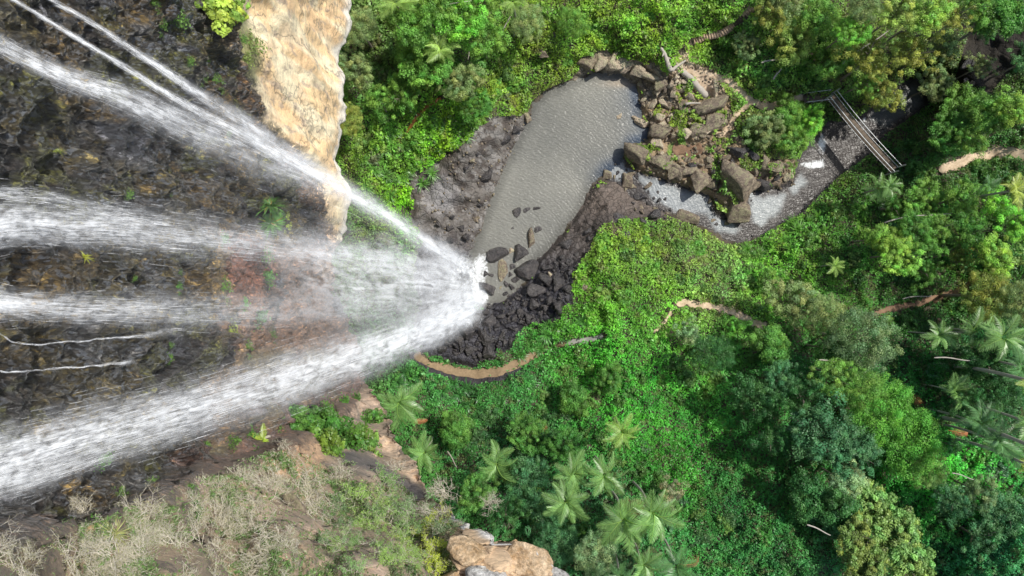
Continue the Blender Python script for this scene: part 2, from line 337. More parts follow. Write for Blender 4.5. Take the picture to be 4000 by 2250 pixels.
M = dict(leaf=mat_leaf('leaf'), frond=mat_leaf('palm_frond', .35, .3, .5), ground=mat_ground(), cliff=mat_cliff(), water=mat_water(),
 bark=mat_bark('bark', (.16, .12, .09), (.30, .26, .21)), twig=mat_bark('dry_twig', (.55, .50, .40), (.78, .73, .62)), palmbark=mat_bark('palm_bark', (.30, .27, .22), (.42, .39, .33)),
 brown=mat_rock('brown_boulder', (.13, .10, .075), (.36, .29, .21), .75, .25), dark=mat_rock('wet_boulder', (.035, .033, .036), (.10, .09, .085), .28),
 tanrock=mat_rock('pale_boulder', (.34, .27, .19), (.60, .50, .38), .8, .35), orange=mat_rock('sandstone', (.46, .29, .14), (.78, .60, .40), .85), lichen=mat_rock('lichen_stone', (.30, .29, .27), (.75, .74, .71), .85),
 wood=mat_bark('weathered_log', (.30, .26, .21), (.50, .46, .40)), deck=mat_plain('bridge_deck', (.12, .092, .065), (.17, .13, .095), .8, 4), steel=mat_plain('galvanised_steel', (.62, .64, .64), (.5, .52, .52), .35, 5, .3),
 path_seep=mat_plain('iron_stained_mud', (.42, .17, .03), (.22, .09, .03), .4, 1.2), path_brown=mat_plain('path_earth', (.20, .14, .08), (.30, .21, .12), .85, 2.5), path_tan=mat_plain('dry_earth', (.70, .55, .39), (.44, .32, .21), .9, 1.5), path_red=mat_plain('red_earth', (.30, .18, .11), (.16, .10, .06), .9, 1.5), path_grey=mat_plain('gravel', (.36, .35, .33), (.24, .23, .21), .8, 3),
 stone=mat_plain('step_stone', (.52, .38, .26), (.38, .27, .18), .85, 2), fall=mat_fall('falling_water', .16, .014, 1.0), deadleaf=mat_leaf('dead_leaf', .6, .2, .2))

# ------------------------------------------------------------------ ground
def axis(a, b, step, outer):
    return np.concatenate([a-np.array(outer[::-1]), np.arange(a, b, step), b+np.array(outer)])
def grid_faces(nr, nc):
    i = np.arange(nr*nc).reshape(nr, nc)
    return np.stack([i[:-1, :-1], i[1:, :-1], i[1:, 1:], i[:-1, 1:]], -1).reshape(-1, 4)
xs = axis(780, 2640, 3.2, [20, 60, 140, 300, 700, 1600, 4000, 9000]); ys = axis(-60, 1510, 3.2, [20, 60, 140, 300, 700, 1600, 4000, 9000])
GX, GY = np.meshgrid(xs, ys)
hz = _height(GX, GY)
far = sstep(300, 3000, np.hypot(np.maximum(0, np.abs(GX-CX)-1300), np.maximum(0, np.abs(GY-CY)-760)))
hz = hz*(1-far) + far*12
gV = at(GX.ravel(), GY.ravel(), z=hz.ravel())
dwat = np.minimum(sdf(POOL, GX, GY), sdf(STREAM, GX, GY))
soil = np.array([.075, .06, .04]) + 0*GX[..., None]
nn = fbm(GX/60, GY/60, 0, 4, 21)[..., None]
soil = soil*(.6+.9*nn)
soil = soil*(1-.75*sstep(10, -20, sdf(GULLY, GX, GY)))[..., None]  # gully blackened: shade under the trees painted into the soil
def paint(c, mask, rgb): return c*(1-mask[..., None]) + mask[..., None]*np.array(rgb)
nz = fbm(GX/22, GY/22, 0, 4, 31)
jit = (fbm(GX/25, GY/25, 0, 4, 77)-.5)*46
rL, rR, rU, rB = (sstep(4, -8, sdf(p, GX, GY)+jit) for p in (ROCK_L, ROCK_R, ROCK_U, ROCK_B))
gc = paint(soil, rB, (.32, .235, .145))
gc = paint(gc, rB*sstep(.56, .64, nz), (.16, .22, .06))
aL = fbm((GX*.78-GY*.62)/14, (GX*.62+GY*.78)/14, 0, 4, 33); gc = paint(gc, rL, (.145, .13, .115)); gc = paint(gc, rL*sstep(.46, .56, nz), (.085, .07, .06)); gc = paint(gc, rL*sstep(.55, .62, aL), (.22, .205, .19)); gc = paint(gc, rL*sstep(60, 10, np.hypot(GX-1110, (GY-490)*.8)), (.27, .26, .26))
gc = paint(gc, rL*sstep(1, 0, (1290-GX)/60.)*0, (.3, .3, .3))
low = sstep(520, 680, GY)*sstep(1330, 1100, GX)
gc = paint(gc, rL*low*.85, (.06, .055, .06))
gc = paint(gc, rR, (.085, .07, .062)); gc = paint(gc, rR*sstep(600, 700, GY), (.035, .033, .04)); gc = paint(gc, rR*sstep(560, 500, GY), (.15, .12, .10))
gc = paint(gc, rU, (.26, .22, .16)); rS = sstep(4, -8, sdf(ROCK_S, GX, GY)+jit); gc = paint(gc, rS, (.045, .04, .045))
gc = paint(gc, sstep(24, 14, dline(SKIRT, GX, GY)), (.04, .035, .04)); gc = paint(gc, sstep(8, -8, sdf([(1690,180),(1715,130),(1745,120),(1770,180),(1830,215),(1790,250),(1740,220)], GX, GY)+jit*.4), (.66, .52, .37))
bank = sstep(22, 4, sdf(STREAM, GX, GY)+jit)*(GX > 1850)
gc = paint(gc, bank, (.085, .075, .075)); gc = paint(gc, sstep(2, -6, dwat), (.11, .10, .085)); gc = paint(gc, sstep(40, 20, dwat)*sstep(2290, 2340, GX), (.018, .016, .014))  # last mask blackens the gully-end banks, painting in their shade
rockm = np.clip(rS+rL+rR+rU+bank, 0, 1); wetm = np.clip(rS*.8+rR*.75*sstep(520, 640, GY)+low*rL*.9+bank*.5+rL*.15+sstep(6, 0, dwat)*.5, 0, 1)
rockm = np.clip(rockm-.75*rL, 0, 1)
me = mesh_np('ground', gV, grid_faces(len(ys), len(xs)), pcol=gc.reshape(-1, 3), smooth=True, extra=dict(rock=rockm.ravel(), wet=wetm.ravel()))
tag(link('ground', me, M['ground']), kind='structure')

# ------------------------------------------------------------------ water surfaces
def water(name, poly, x0, x1, y0, y1, step, foamf, colf=None):
    ax = np.arange(x0, x1, step); ay = np.arange(y0, y1, step); X, Y = np.meshgrid(ax, ay)
    keep = sdf(poly, X, Y) < 14
    z = level(X) + (0 if name == 'pool' else -.015) + (fbm(X/14, Y/14, 0, 2, 4)-.5)*.05
    V = at(X.ravel(), Y.ravel(), z=z.ravel()); fc = grid_faces(len(ay), len(ax)); fc = fc[keep.ravel()[fc].all(1)]
    used = np.unique(fc); rm = np.zeros(len(V), int); rm[used] = np.arange(len(used))
    c = np.ones((len(V), 3)) if colf is None else colf(X.ravel(), Y.ravel())
    me = mesh_np(name, V[used], rm[fc], pcol=c[used], smooth=True, extra=dict(foam=foamf(X.ravel(), Y.ravel())[used]))
    return tag(link(name, me, M['water']), kind='structure')
def blob(X, Y, cx, cy, rx, ry=None): return np.exp(-(((X-cx)/rx)**2 + ((Y-cy)/(ry or rx))**2))
def pool_col(X, Y):
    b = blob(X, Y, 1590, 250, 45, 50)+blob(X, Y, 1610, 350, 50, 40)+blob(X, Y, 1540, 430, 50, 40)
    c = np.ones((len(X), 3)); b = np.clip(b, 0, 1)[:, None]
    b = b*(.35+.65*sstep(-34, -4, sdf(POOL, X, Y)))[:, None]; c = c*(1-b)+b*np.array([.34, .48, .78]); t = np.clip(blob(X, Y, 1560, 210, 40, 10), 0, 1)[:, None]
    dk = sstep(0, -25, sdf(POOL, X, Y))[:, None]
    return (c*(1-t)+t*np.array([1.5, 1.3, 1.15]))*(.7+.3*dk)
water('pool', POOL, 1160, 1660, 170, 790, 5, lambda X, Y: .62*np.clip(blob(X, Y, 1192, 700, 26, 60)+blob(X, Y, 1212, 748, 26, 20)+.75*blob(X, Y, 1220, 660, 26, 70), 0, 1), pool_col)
def stream_col(X, Y):
    b = np.maximum.reduce([sstep(8, -8, sdf(q, X, Y)+14*(fbm(X/16, Y/16, 0, 3, 5)-.5)) for q in (
        [(1600,440),(1660,455),(1720,480),(1785,498),(1790,540),(1700,530),(1640,500)], [(1775,535),(1800,545),(1860,575),(1850,590),(1800,580)], [(1885,500),(1950,492),(1975,490),(1960,530),(1915,570),(1893,560)],
        [(1850,480),(1900,478),(1900,500),(1860,505)], [(1985,470),(2015,440),(2025,460),(1995,490)], [(2200,250),(2300,210),(2320,260),(2230,320),(2190,300)], [(1500,425),(1560,400),(1600,440),(1560,455)])])[:, None]
    dark = np.array([.26, .235, .25])*(.7+.8*fbm(X/12, Y/12, 0, 3, 6))[:, None]*(1-.93*sstep(2300, 2360, X))[:, None]  # water darkens towards the gully: shade painted into its colour
    up_ = (1-.62*sstep(2040, 2110, X))[:, None]
    return dark*(1-b)+b*np.array([1.3, 1.4, 1.6])*up_*(1-.8*sstep(2320, 2380, X))[:, None]*1.0  # bright pools take the painted gully shade too
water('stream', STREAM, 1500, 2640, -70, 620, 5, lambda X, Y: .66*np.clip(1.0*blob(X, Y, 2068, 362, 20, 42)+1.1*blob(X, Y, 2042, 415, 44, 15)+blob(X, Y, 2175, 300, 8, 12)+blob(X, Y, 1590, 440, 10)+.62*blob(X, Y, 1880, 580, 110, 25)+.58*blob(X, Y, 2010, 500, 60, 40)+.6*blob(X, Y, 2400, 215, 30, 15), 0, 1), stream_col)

# ------------------------------------------------------------------ paths draped on the ground
def ribbon(name, pts, hw, mat, up=.06, jitter=.45):
    P = np.array(pts, float); seg = np.hypot(*np.diff(P, axis=0).T); s = np.concatenate([[0], np.cumsum(seg)])
    n = max(4, int(s[-1]/4)); q = np.linspace(0, s[-1], n)
    cx = np.interp(q, s, P[:, 0]); cy = np.interp(q, s, P[:, 1])
    k = np.ones(5)/5; pad = lambda a: np.convolve(np.pad(a, 2, 'edge'), k, 'valid')
    cx, cy = pad(cx), pad(cy); tx, ty = np.gradient(cx), np.gradient(cy); L = np.hypot(tx, ty)+1e-6; nx, ny = -ty/L, tx/L
    nc = 7; V = []
    for j in range(nc):
        u = (j/(nc-1)-.5)*2; w = hw*u*np.clip(np.minimum(q, s[-1]-q)/14+.35, 0, 1)*(1+jitter*(fbm(q/12., np.full(n, u*3.), 0, 3, 5)-.5)*2*2*abs(u))
        V.append((cx+nx*w, cy+ny*w))
    X = np.array([v[0] for v in V]).T.ravel(); Y = np.array([v[1] for v in V]).T.ravel()
    hgt = height(X, Y).reshape(n, nc); hgt = np.maximum(hgt, hgt[:, 3:4]-.25)
    hgt[:, 0] -= .12; hgt[:, -1] -= .12
    V = at(X, Y, z=(hgt+up).ravel())
    return tag(link(name, mesh_np(name, V, grid_faces(n, nc), smooth=True), mat), kind='structure')
for p, w, k in PATHS: ribbon('path' if k != 'seep' else 'muddy_seep', p, w*1.1, M['path_'+k], .12, .5 if k != 'brown' else .12)

# ------------------------------------------------------------------ shape generators
def leaves(P, N, size, asp=.55, tilt=.6, r=rng):
    """diamond leaves at points P facing roughly N -> verts, faces"""
    n = len(P); nn = N + r.normal(0, tilt, (n, 3)); nn /= np.linalg.norm(nn, axis=1, keepdims=True)+1e-9
    t = np.cross(nn, r.normal(0, 1, (n, 3))); t /= np.linalg.norm(t, axis=1, keepdims=True)+1e-9
    b = np.cross(nn, t); s = (np.asarray(size)*np.ones(n)*r.uniform(.7, 1.3, n))[:, None]
    V = np.stack([P-t*s, P+b*s*asp+nn*s*.12-t*s*.1, P+t*s, P-b*s*asp+nn*s*.12-t*s*.1], 1).reshape(-1, 3)
    return V, np.arange(n*4).reshape(n, 4)
def crown_mesh(name, seed, nclump=60, per=170, leaf=.045, rough=.28, flat=.6, clump=(.16, .3), asp=.55, gap=.0):
    r = np.random.default_rng(seed)
    u = r.normal(0, 1, (nclump*3, 3)); u /= np.linalg.norm(u, axis=1, keepdims=True); u = u[u[:, 2] > -.25][:nclump]
    # keep clumps apart
    keep = []
    for i, a in enumerate(u):
        if all(np.dot(a, u[j]) < 1-.02*(1+gap) for j in keep): keep.append(i)
    u = u[keep]; n = len(u)
    k = fbm(u[:, 0]*1.6+seed, u[:, 1]*1.6, u[:, 2]*1.6, 3, seed)
    R = 1+(k-.5)*2*rough*2+r.uniform(-.12, .08, n)
    C = u*R[:, None]*np.array([1, 1, flat])*.85
    P, N, Cc = [], [], []
    for c, rad in zip(C, r.uniform(*clump, n)):
        v = r.normal(0, 1, (per, 3)); v /= np.linalg.norm(v, axis=1, keepdims=True); v[:, 2] = np.abs(v[:, 2])*1.1-.3
        lump = .75+.5*fbm(v[:, 0]*2.2+c[0]*9, v[:, 1]*2.2, v[:, 2]*2.2, 2, seed)
        an = r.uniform(.6, 1.5, 3); v2 = v*an; dist = rad*lump*r.uniform(.55, 1.12, per)*np.where(r.random(per) < .12, 1.3, 1)
        P.append(c+v2*dist[:, None]*np.array([1, 1, .8])); N.append(v+np.array([0, 0, .7]))
        tint = r.uniform(.6, 1.4); hue = r.uniform(-.16, .24)
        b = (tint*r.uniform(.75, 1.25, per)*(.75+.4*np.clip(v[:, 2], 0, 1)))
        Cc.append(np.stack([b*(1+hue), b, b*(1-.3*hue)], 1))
    ni = nclump*per//6
    v = r.normal(0, 1, (ni, 3)); v /= np.linalg.norm(v, axis=1, keepdims=True); v[:, 2] = np.abs(v[:, 2])*flat*.8-.1
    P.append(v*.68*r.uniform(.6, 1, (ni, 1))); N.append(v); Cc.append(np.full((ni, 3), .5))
    V, Fq = leaves(np.concatenate(P), np.concatenate(N), leaf, asp, .55, r)
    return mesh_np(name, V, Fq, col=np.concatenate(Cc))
def tube_pts(pts, rad, sides=6):
    pts = np.asarray(pts, float); n = len(pts); t = np.gradient(pts, axis=0); t /= np.linalg.norm(t, axis=1, keepdims=True)+1e-9
    a = np.cross(t, [.31, .17, .93]); a /= np.linalg.norm(a, axis=1, keepdims=True)+1e-9; b = np.cross(t, a)
    ang = np.linspace(0, 2*np.pi, sides, endpoint=False); rad = np.asarray(rad)*np.ones(n)
    V = pts[:, None]+rad[:, None, None]*(a[:, None]*np.cos(ang)[None, :, None]+b[:, None]*np.sin(ang)[None, :, None])
    i = np.arange(n*sides).reshape(n, sides); j = np.roll(i, -1, 1)
    return V.reshape(-1, 3), np.stack([i[:-1], j[:-1], j[1:], i[1:]], -1).reshape(-1, 4)
def join(parts):
    V, Fq, o = [], [], 0
    for v, f in parts: V.append(v); Fq.append(f+o); o += len(v)
    return np.concatenate(V), np.concatenate(Fq)
def trunk_mesh(name, seed, limbs=6):
    r = np.random.default_rng(seed); z = np.linspace(-1.6, .15, 9)
    main = np.stack([.04*np.sin(z*3+seed), .04*np.cos(z*2.3), z], 1)
    parts = [tube_pts(main, np.linspace(.085, .035, 9), 8)]
    for k in range(limbs):
        a = k*6.283/limbs+r.uniform(-.4, .4); s = r.uniform(-.7, -.1); L = r.uniform(.55, .8); q = np.linspace(0, 1, 7)
        pts = np.stack([np.cos(a)*L*q, np.sin(a)*L*q, s+q*.55+.05*np.sin(q*7+k)], 1)+np.array([0, 0, 0])
        parts.append(tube_pts(pts, np.linspace(.035, .010, 7), 5))
        for e in range(2):
            a2 = a+r.uniform(-.9, .9); p0 = pts[3+e]; pp = p0+np.stack([np.cos(a2)*.35*q, np.sin(a2)*.35*q, .2*q], 1)
            parts.append(tube_pts(pp, np.linspace(.016, .005, 7), 4))
    V, Fq = join(parts); return mesh_np(name, V, Fq, smooth=True)
CROWN = [crown_mesh('crown', 11, 80, 210, .034, .45, .65, (.10, .30)), crown_mesh('crown', 12, 110, 160, .030, .50, .6, (.08, .26)), crown_mesh('crown', 13, 60, 300, .040, .38, .7, (.14, .36)),
         crown_mesh('crown', 14, 120, 130, .028, .60, .55, (.07, .2), gap=1), crown_mesh('crown', 15, 90, 200, .030, .50, .8, (.10, .26)), crown_mesh('crown', 16, 50, 170, .036, .65, .6, (.10, .28), gap=2),
         crown_mesh('crown', 17, 170, 200, .020, .28, .7, (.10, .24), .5), crown_mesh('crown', 18, 90, 150, .046, .4, .6, (.10, .26), .7)]
TRUNK = [trunk_mesh('trunk', 5), trunk_mesh('trunk', 6, 7)]
BUSHM = [crown_mesh('bush', 31, 34, 110, .085, .4, .6, (.22, .4), .6), crown_mesh('bush', 32, 26, 110, .10, .45, .5, (.25, .42), .5), crown_mesh('bush', 33, 40, 90, .065, .4, .7, (.2, .36), .55)]
BUSHM.append(crown_mesh('bush', 34, 46, 60, .07, .9, .5, (.12, .3), 1.5))
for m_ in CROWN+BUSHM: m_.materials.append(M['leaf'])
for m_ in TRUNK: m_.materials.append(M['bark'])

GREEN = dict(mid=(.085, .19, .045), bright=(.105, .265, .045), lime=(.14, .265, .06), pale=(.17, .26, .085), olive=(.14, .19, .055), grey=(.12, .18, .09), dark=(.045, .125, .04), blue=(.07, .17, .08), silver=(.20, .28, .16), yellow=(.30, .36, .06), deep=(.055, .15, .035), dry=(.22, .20, .13))
def crown_at(px, py, hc):
    """world XY and ground height for a crown seen at px,py with its middle hc above the ground"""
    z = float(height(px, py))
    for _ in range(6):
        d = H-z-hc; X = (px-CX)/F*d; Y = -(py-CY)/F*d; z = float(ground_z(np.array([X]), np.array([Y]))[0])
    return X, Y, z
def tree(px, py, rpx, ht, color, var, label, group=None, cat='tree', name='tree', squash=1.0):
    X, Y, z = crown_at(px, py, ht)
    R = rpx/F*(H-z-ht)
    e = empty(name, (X, Y, z), label, cat, group)
    s = R/1.0
    c = link('crown', CROWN[var], None, e); c.location = (0, 0, ht); c.scale = (s, s*random.uniform(.85, 1.1), s*squash); c.rotation_euler = (random.uniform(-.15, .15), random.uniform(-.15, .15), random.uniform(0, 6.28))
    g = GREEN[color]; k = random.uniform(.9, 1.12); k *= 2.15 if px < 1450 and py < 420 else (1.95 if py < 800 else 1.75); wm = 1.12 if py < 800 else 1.0; c.color = (g[0]*k*(1.14 if py < 800 else .96)*wm, g[1]*k*1.06*wm, g[2]*k*.92, 1)  # upper crowns warmer and brighter: sunlit tone put into their colour
    tr = link('trunk', TRUNK[var % 2], None, e); tr.location = (0, 0, ht); tr.scale = (s*.8, s*.8, (ht+.8)/1.6); tr.rotation_euler = (0, 0, random.uniform(0, 6))
    return e

TREES = [
 (905,70,52,9,'grey',6,'fine-leaved grey-green tree against the top of the orange cliff'),
 (898,175,48,8,'grey',4,'grey-green tree below the topmost one along the orange cliff edge'),
 (878,300,42,6,'olive',6,'thin olive tree beside the narrow middle of the orange cliff'),
 (1062,150,62,9,'mid',0,'rounded mid-green tree behind the pale palm near the top'),
 (1035,70,58,10,'mid',2,'broad-leaved tree below the palm cut by the top edge'),
 (1150,35,62,10,'bright',0,'bright green clumpy tree at the top between two palms'),
 (1215,95,55,9,'mid',4,'mid-green tree right of the pale palm, with dark gaps'),
 (1105,-10,60,10,'mid',1,'green tree cut by the top edge above the pale palm'),
 (1215,0,60,9,'mid',3,'loose green tree cut by the top edge left of the leaning palm stem'),
 (1325,60,52,6,'grey',6,'soft grey-green tree with the leaning palm stem before it'),
 (1010,240,52,7,'mid',3,'tree in the shade just below left of the pale palm'),
 (1160,205,50,7,'grey',4,'grey-green tree immediately right of the pale palm crown'),
 (955,255,42,6,'mid',5,'small leafy tree halfway between cliff edge and pale palm'),
 (1190,270,38,5,'deep',0,'small deep green tree above the orange seep'),
 (1440,60,45,4,'mid',6,'low tree on the bright vine slope at the top centre'),
 (1880,108,34,2.5,'grey',0,'round tree standing in the bend of the stone steps'),
 (1935,30,58,8,'olive',3,'olive tree right of the top of the stone steps'),
 (2000,110,58,9,'pale',4,'pale yellowish tree between the steps and the bridge'),
 (1970,-15,55,9,'grey',1,'grey-green tree cut by the top edge right of the steps'),
 (2060,45,58,11,'mid',1,'mid-green tree at the top, left of the vivid clump'),
 (2085,150,56,9,'mid',4,'tall drooping tree above the bridge landing'),
 (2140,75,42,12,'bright',0,'vivid green clumped tree upper right of centre'),
 (2190,150,66,10,'olive',3,'olive open tree above the footbridge and stream'),
 (2180,10,52,10,'grey',6,'grey-green tree at the top right of the vivid clump'),
 (2260,35,56,12,'pale',4,'pale green tree at the top, left of the yellow-tipped one'),
 (2325,40,56,13,'lime',1,'yellow-tipped lime tree near the top right'),
 (2290,130,66,10,'olive',3,'wide olive tree left of the dark gully'),
 (2375,110,52,11,'grey',5,'thin grey-green tree leaning over the dark gully'),
 (2390,40,52,12,'olive',3,'olive tree above the dark gully'),
 (2215,235,48,6,'olive',4,'tree overhanging the far handrail of the footbridge'),
 (2178,205,44,7,'mid',3,'tree whose crown covers the stream upstream of the rail'),
 (2350,215,40,8,'grey',0,'grey-green rounded crown beside the rapids in the gully'),
 (2455,15,46,12,'mid',1,'mid-green tree cut by the top edge over the gully'),
 (2455,75,34,7,'dark',1,'dark tree whose crown half closes the top of the gully'),
 (2400,200,34,6,'grey',3,'small grey-green crown at the left lip of the gully'),
 (2530,35,56,12,'deep',2,'deep green tree in the top right corner'),
 (2550,150,50,9,'mid',0,'tree on the right edge beside the black gully'),
 (2490,195,44,8,'blue',4,'blue-green tree just below the black gully'),
 (2420,270,54,8,'mid',0,'tree below the gully with the brightest clumps at its right'),
 (2475,285,46,8,'mid',2,'thick tree right of the bright clumped one'),
 (2545,275,50,9,'lime',1,'lime tinted tree on the right edge below the gully'),
 (2375,335,50,6,'deep',0,'deep green tree in the shade right of the footbridge'),
 (2440,345,48,6,'mid',3,'tree directly above the pale earth path on the right'),
 (1925,330,46,3,'grey',0,'grey-green thicket tree between the trail and rocky bank'),
 (1985,345,46,3,'mid',4,'middle tree of the thicket between path and stream'),
 (2030,305,38,3,'bright',4,'brighter tree of the thicket nearest the bridge'),
 (1985,285,36,2.5,'mid',2,'small tree of the thicket just below the earth path'),
 (2330,500,50,6,'mid',0,'tree below the foot of the bridge, half in shade'),
 (2255,520,46,5,'deep',3,'dark open tree between stream flats and the bridge foot'),
 (2420,500,54,8,'mid',1,'tree below the pale earth path at the right'),
 (2500,520,48,8,'bright',5,'bright sprawling tree left of the yellow palm'),
 (2556,570,48,9,'bright',0,'bright tree under the yellow palm at the right edge'),
 (2300,585,52,9,'deep',4,'dense deep green tree in the middle of the right forest'),
 (2215,600,36,8,'lime',2,'small lime tree, left of the two lime crowns'),
 (2262,640,46,9,'lime',0,'larger lime tree, right of the two lime crowns'),
 (2360,585,46,9,'mid',0,'mid-green tree right of the lime crowns'),
 (2440,590,50,10,'deep',5,'deep green loose tree between lime crowns and right edge'),
 (2330,680,40,5,'deep',3,'thin dark tree above the narrow reddish trail'),
 (2420,640,42,8,'olive',5,'sparse olive tree above the right end of the reddish trail'),
 (2500,650,56,10,'lime',4,'pale lime tree with a soft crown near the right edge'),
 (2480,745,70,10,'olive',6,'broad olive tree hiding the end of the reddish trail'),
 (2560,760,60,11,'grey',6,'grey-green tree on the right edge below the trail'),
 (1985,760,62,8,'grey',4,'grey-green tree right of the pale trail bend'),
 (2070,790,56,8,'grey',6,'soft pale tree at the middle of the slope'),
 (1930,700,34,3,'mid',5,'small tree on the sunny slope under the stream bend'),
 (2165,855,86,12,'grey',6,'large smooth grey-green dome below the reddish trail'),
 (2100,880,48,9,'deep',0,'deep green tree tucked left of the large smooth dome'),
 (1945,870,50,6,'mid',2,'green tree just under the end of the pale trail'),
 (1790,890,58,9,'dark',6,'dark fine-leaved tree below the pale trail'),
 (1850,820,34,4,'bright',5,'bright little tree between pale trail and dark tree'),
 (1735,840,40,4,'silver',5,'silvery vine-hung tree left of the dark tree'),
 (1905,1010,64,9,'dark',1,'dark tree at the left of the shaded forest spur'),
 (1960,960,52,9,'blue',4,'blue-green tree with a pale side on the forest spur'),
 (2030,1000,58,11,'dark',3,'dark tree in the middle of the forest spur'),
 (2100,940,50,12,'lime',4,'tall lime tree spire at the top of the vine mound'),
 (2065,1090,84,12,'blue',1,'big blue-green tree with cauliflower clumps'),
 (2150,1135,62,13,'blue',0,'blue-green tree hugging the vine mound'),
 (1945,1110,48,9,'dark',5,'small dark tree hanging left of the blue-green one'),
 (2205,1030,92,12,'bright',6,'huge bright vine-covered tree, upper half of the mound'),
 (2285,1115,96,12,'bright',6,'huge bright vine-covered tree, lower right of the mound'),
 (2170,985,60,13,'lime',6,'lime vine-covered tree at the top of the mound'),
 (2325,1180,50,10,'pale',6,'pale end of the vine mound, a small rounded tree'),
 (2130,1215,46,12,'silver',2,'silvery tree with yellow leaf tips below the mound'),
 (2030,1250,60,10,'dark',2,'dark grey-green tree at the lower left of the spur'),
 (2110,1300,58,10,'dark',2,'dark tree below the silvery tree'),
 (2195,1270,56,12,'pale',7,'pale large-leaved tree right of the silvery tree'),
 (2150,1355,50,11,'olive',7,'large-leaved olive tree above the dark hollow'),
 (2255,1345,64,12,'pale',7,'pale olive tree with big round leaves near the bottom'),
 (2290,1420,64,12,'pale',7,'pale big-leaved tree cut by the bottom edge'),
 (2180,1425,50,10,'olive',7,'olive big-leaved tree cut by the bottom edge'),
 (2400,1260,52,7,'blue',1,'blue-green tree with a twisted stem on the lower right slope'),
 (2460,1235,44,8,'grey',4,'narrow pale-topped tree on the lower right slope'),
 (2540,1290,58,8,'blue',1,'blue-green tree on the right edge near the bottom'),
 (2480,1360,62,8,'blue',3,'large blue-green tree in the lower right corner'),
 (2555,1415,58,9,'blue',3,'tree in the very bottom right corner'),
 (2440,1010,48,9,'dark',3,'dark tree behind the horizontal palm stem'),
 (2390,1120,34,8,'dark',5,'little dark tree right of the vine mound'),
 (2520,985,54,9,'dark',1,'dark tree on the right edge above the palms'),
 (2480,900,60,9,'dark',0,'dark broad tree above the horizontal palm stem'),
 (2400,905,46,7,'dark',3,'dark tree right of the large smooth dome'),
 (1330,1085,50,6,'mid',0,'mid-green tree below the curved brown walkway'),
 (1420,1120,46,6,'deep',4,'deep green tree with a dead frond beside it'),
 (1440,1000,40,4,'mid',2,'small leafy tree on the slope below the gravel path'),
 (1330,1200,58,8,'blue',1,'blue-green tree right of the five-fronded palm'),
 (1270,1290,58,8,'dark',3,'dark tree above the cave-like hollow'),
 (1370,1290,52,7,'blue',1,'blue-green tree left of the palm group'),
 (1400,1370,62,7,'blue',6,'grey-blue tree right of the sandstone outcrop'),
 (1500,1390,60,8,'silver',6,'silvery blue tree near the bottom, left of the big palms'),
 (1200,1240,46,8,'mid',4,'green tree between dry bush and the cliff palms'),
 (1150,1085,44,5,'mid',2,'leafy tree right of the cliff-foot palm'),
 (1530,950,38,3,'mid',4,'low rounded tree on the slope under the gravel path'),
 (1690,1240,40,5,'dry',5,'half-dead brownish tree right of the palm group'),
]
for a in TREES:
    a = list(a)
    if a[0] > 1850 and a[1] > 900: a[3] = a[3]*.68
    if 1800 < a[0] < 2115 and a[1] < 220: a[3] = a[3]*.45
    tree(*a)

# ------------------------------------------------------------------ undergrowth bushes, scattered individuals
def veg_allowed(px, py, margin=0):
    w = np.minimum(raster(_SP, px, py), raster(_SS, px, py)) > 9+margin
    for p in (ROCK_L, ROCK_R, ROCK_U, ROCK_S): w &= (sdf(p, px, py) + (fbm(px/25, py/25, 0, 4, 77)-.5)*46) > -2+margin
    w &= raster(_PMIN, px, py) + (fbm(px/9, py/9, 0, 2, 7)-.5)*16 > margin-1
    return w
BRIDGE = ((2088, 240), (2250, 428))
def bushes(poly, n, rr, colors, label, group, var=(0, 1, 2)):
    k = 0; xs_, ys_ = zip(*poly); tries = 0; pts = []
    while k < n and tries < 4000:
        tries += 1
        x, y = random.uniform(min(xs_), max(xs_)), random.uniform(min(ys_), max(ys_))
        r_ = random.uniform(*rr)
        if sdf(poly, np.array([x]), np.array([y]))[0] > 0 or not veg_allowed(np.array([x]), np.array([y]), r_*.7)[0] or dline(BRIDGE, np.array([x]), np.array([y]))[0] < 26+r_*.6: continue
        if any((x-a)**2+(y-b)**2 < (r_*.8+c*.8)**2 for a, b, c in pts): continue
        pts.append((x, y, r_)); X, Y, z = crown_at(x, y, .3); R = r_/F*(H-z)
        b = link('bush', random.choice([BUSHM[v] for v in var])); b.location = (X, Y, z+R*.15); b.rotation_euler = (0, 0, random.uniform(0, 6.28)); b.scale = (R, R*random.uniform(.8, 1.1), R*random.uniform(.7, 1.1))
        g = GREEN[random.choice(colors)]; q = random.uniform(.85, 1.2); q *= 1.75; b.color = (g[0]*q*1.1, g[1]*q, g[2]*q, 1)
        tag(b, label, 'bush', group); k += 1
bushes([(850,190),(1250,140),(1330,250),(1100,400),(1010,430),(860,560)], 34, (14, 28), ['mid','bright','grey','lime'], 'low leafy bush on the sunny slope between cliff and pool', 'bushes on the slope left of the pool')
bushes([(1330,80),(1700,20),(1700,130),(1440,170)], 16, (9, 20), ['bright','lime','bright'], 'low bright green bush on the vine slope above the pool', 'bushes on the vine slope above the pool')
bushes([(1760,130),(2080,180),(2060,260),(1860,240)], 9, (12, 24), ['bright','mid','olive'], 'small bush between the stone steps and the earth path', 'bushes between steps and path')
bushes([(1480,600),(1800,600),(2000,580),(2160,520),(2180,700),(1950,800),(1560,760),(1450,740)], 36, (11, 24), ['bright','mid','lime','mid'], 'low green bush on the sunny bank below the stream', 'bushes on the bank below the stream')
bushes([(2100,560),(2570,440),(2570,860),(2200,830),(2130,700)], 38, (16, 32), ['deep','mid','dark','lime'], 'understorey bush among the trees on the right slope', 'understorey bushes on the right slope')
bushes([(1420,880),(1950,850),(1850,1100),(1700,1000),(1350,1050),(1320,960)], 30, (14, 28), ['deep','mid','bright'], 'low bush on the slope below the gravel path', 'bushes below the gravel path')
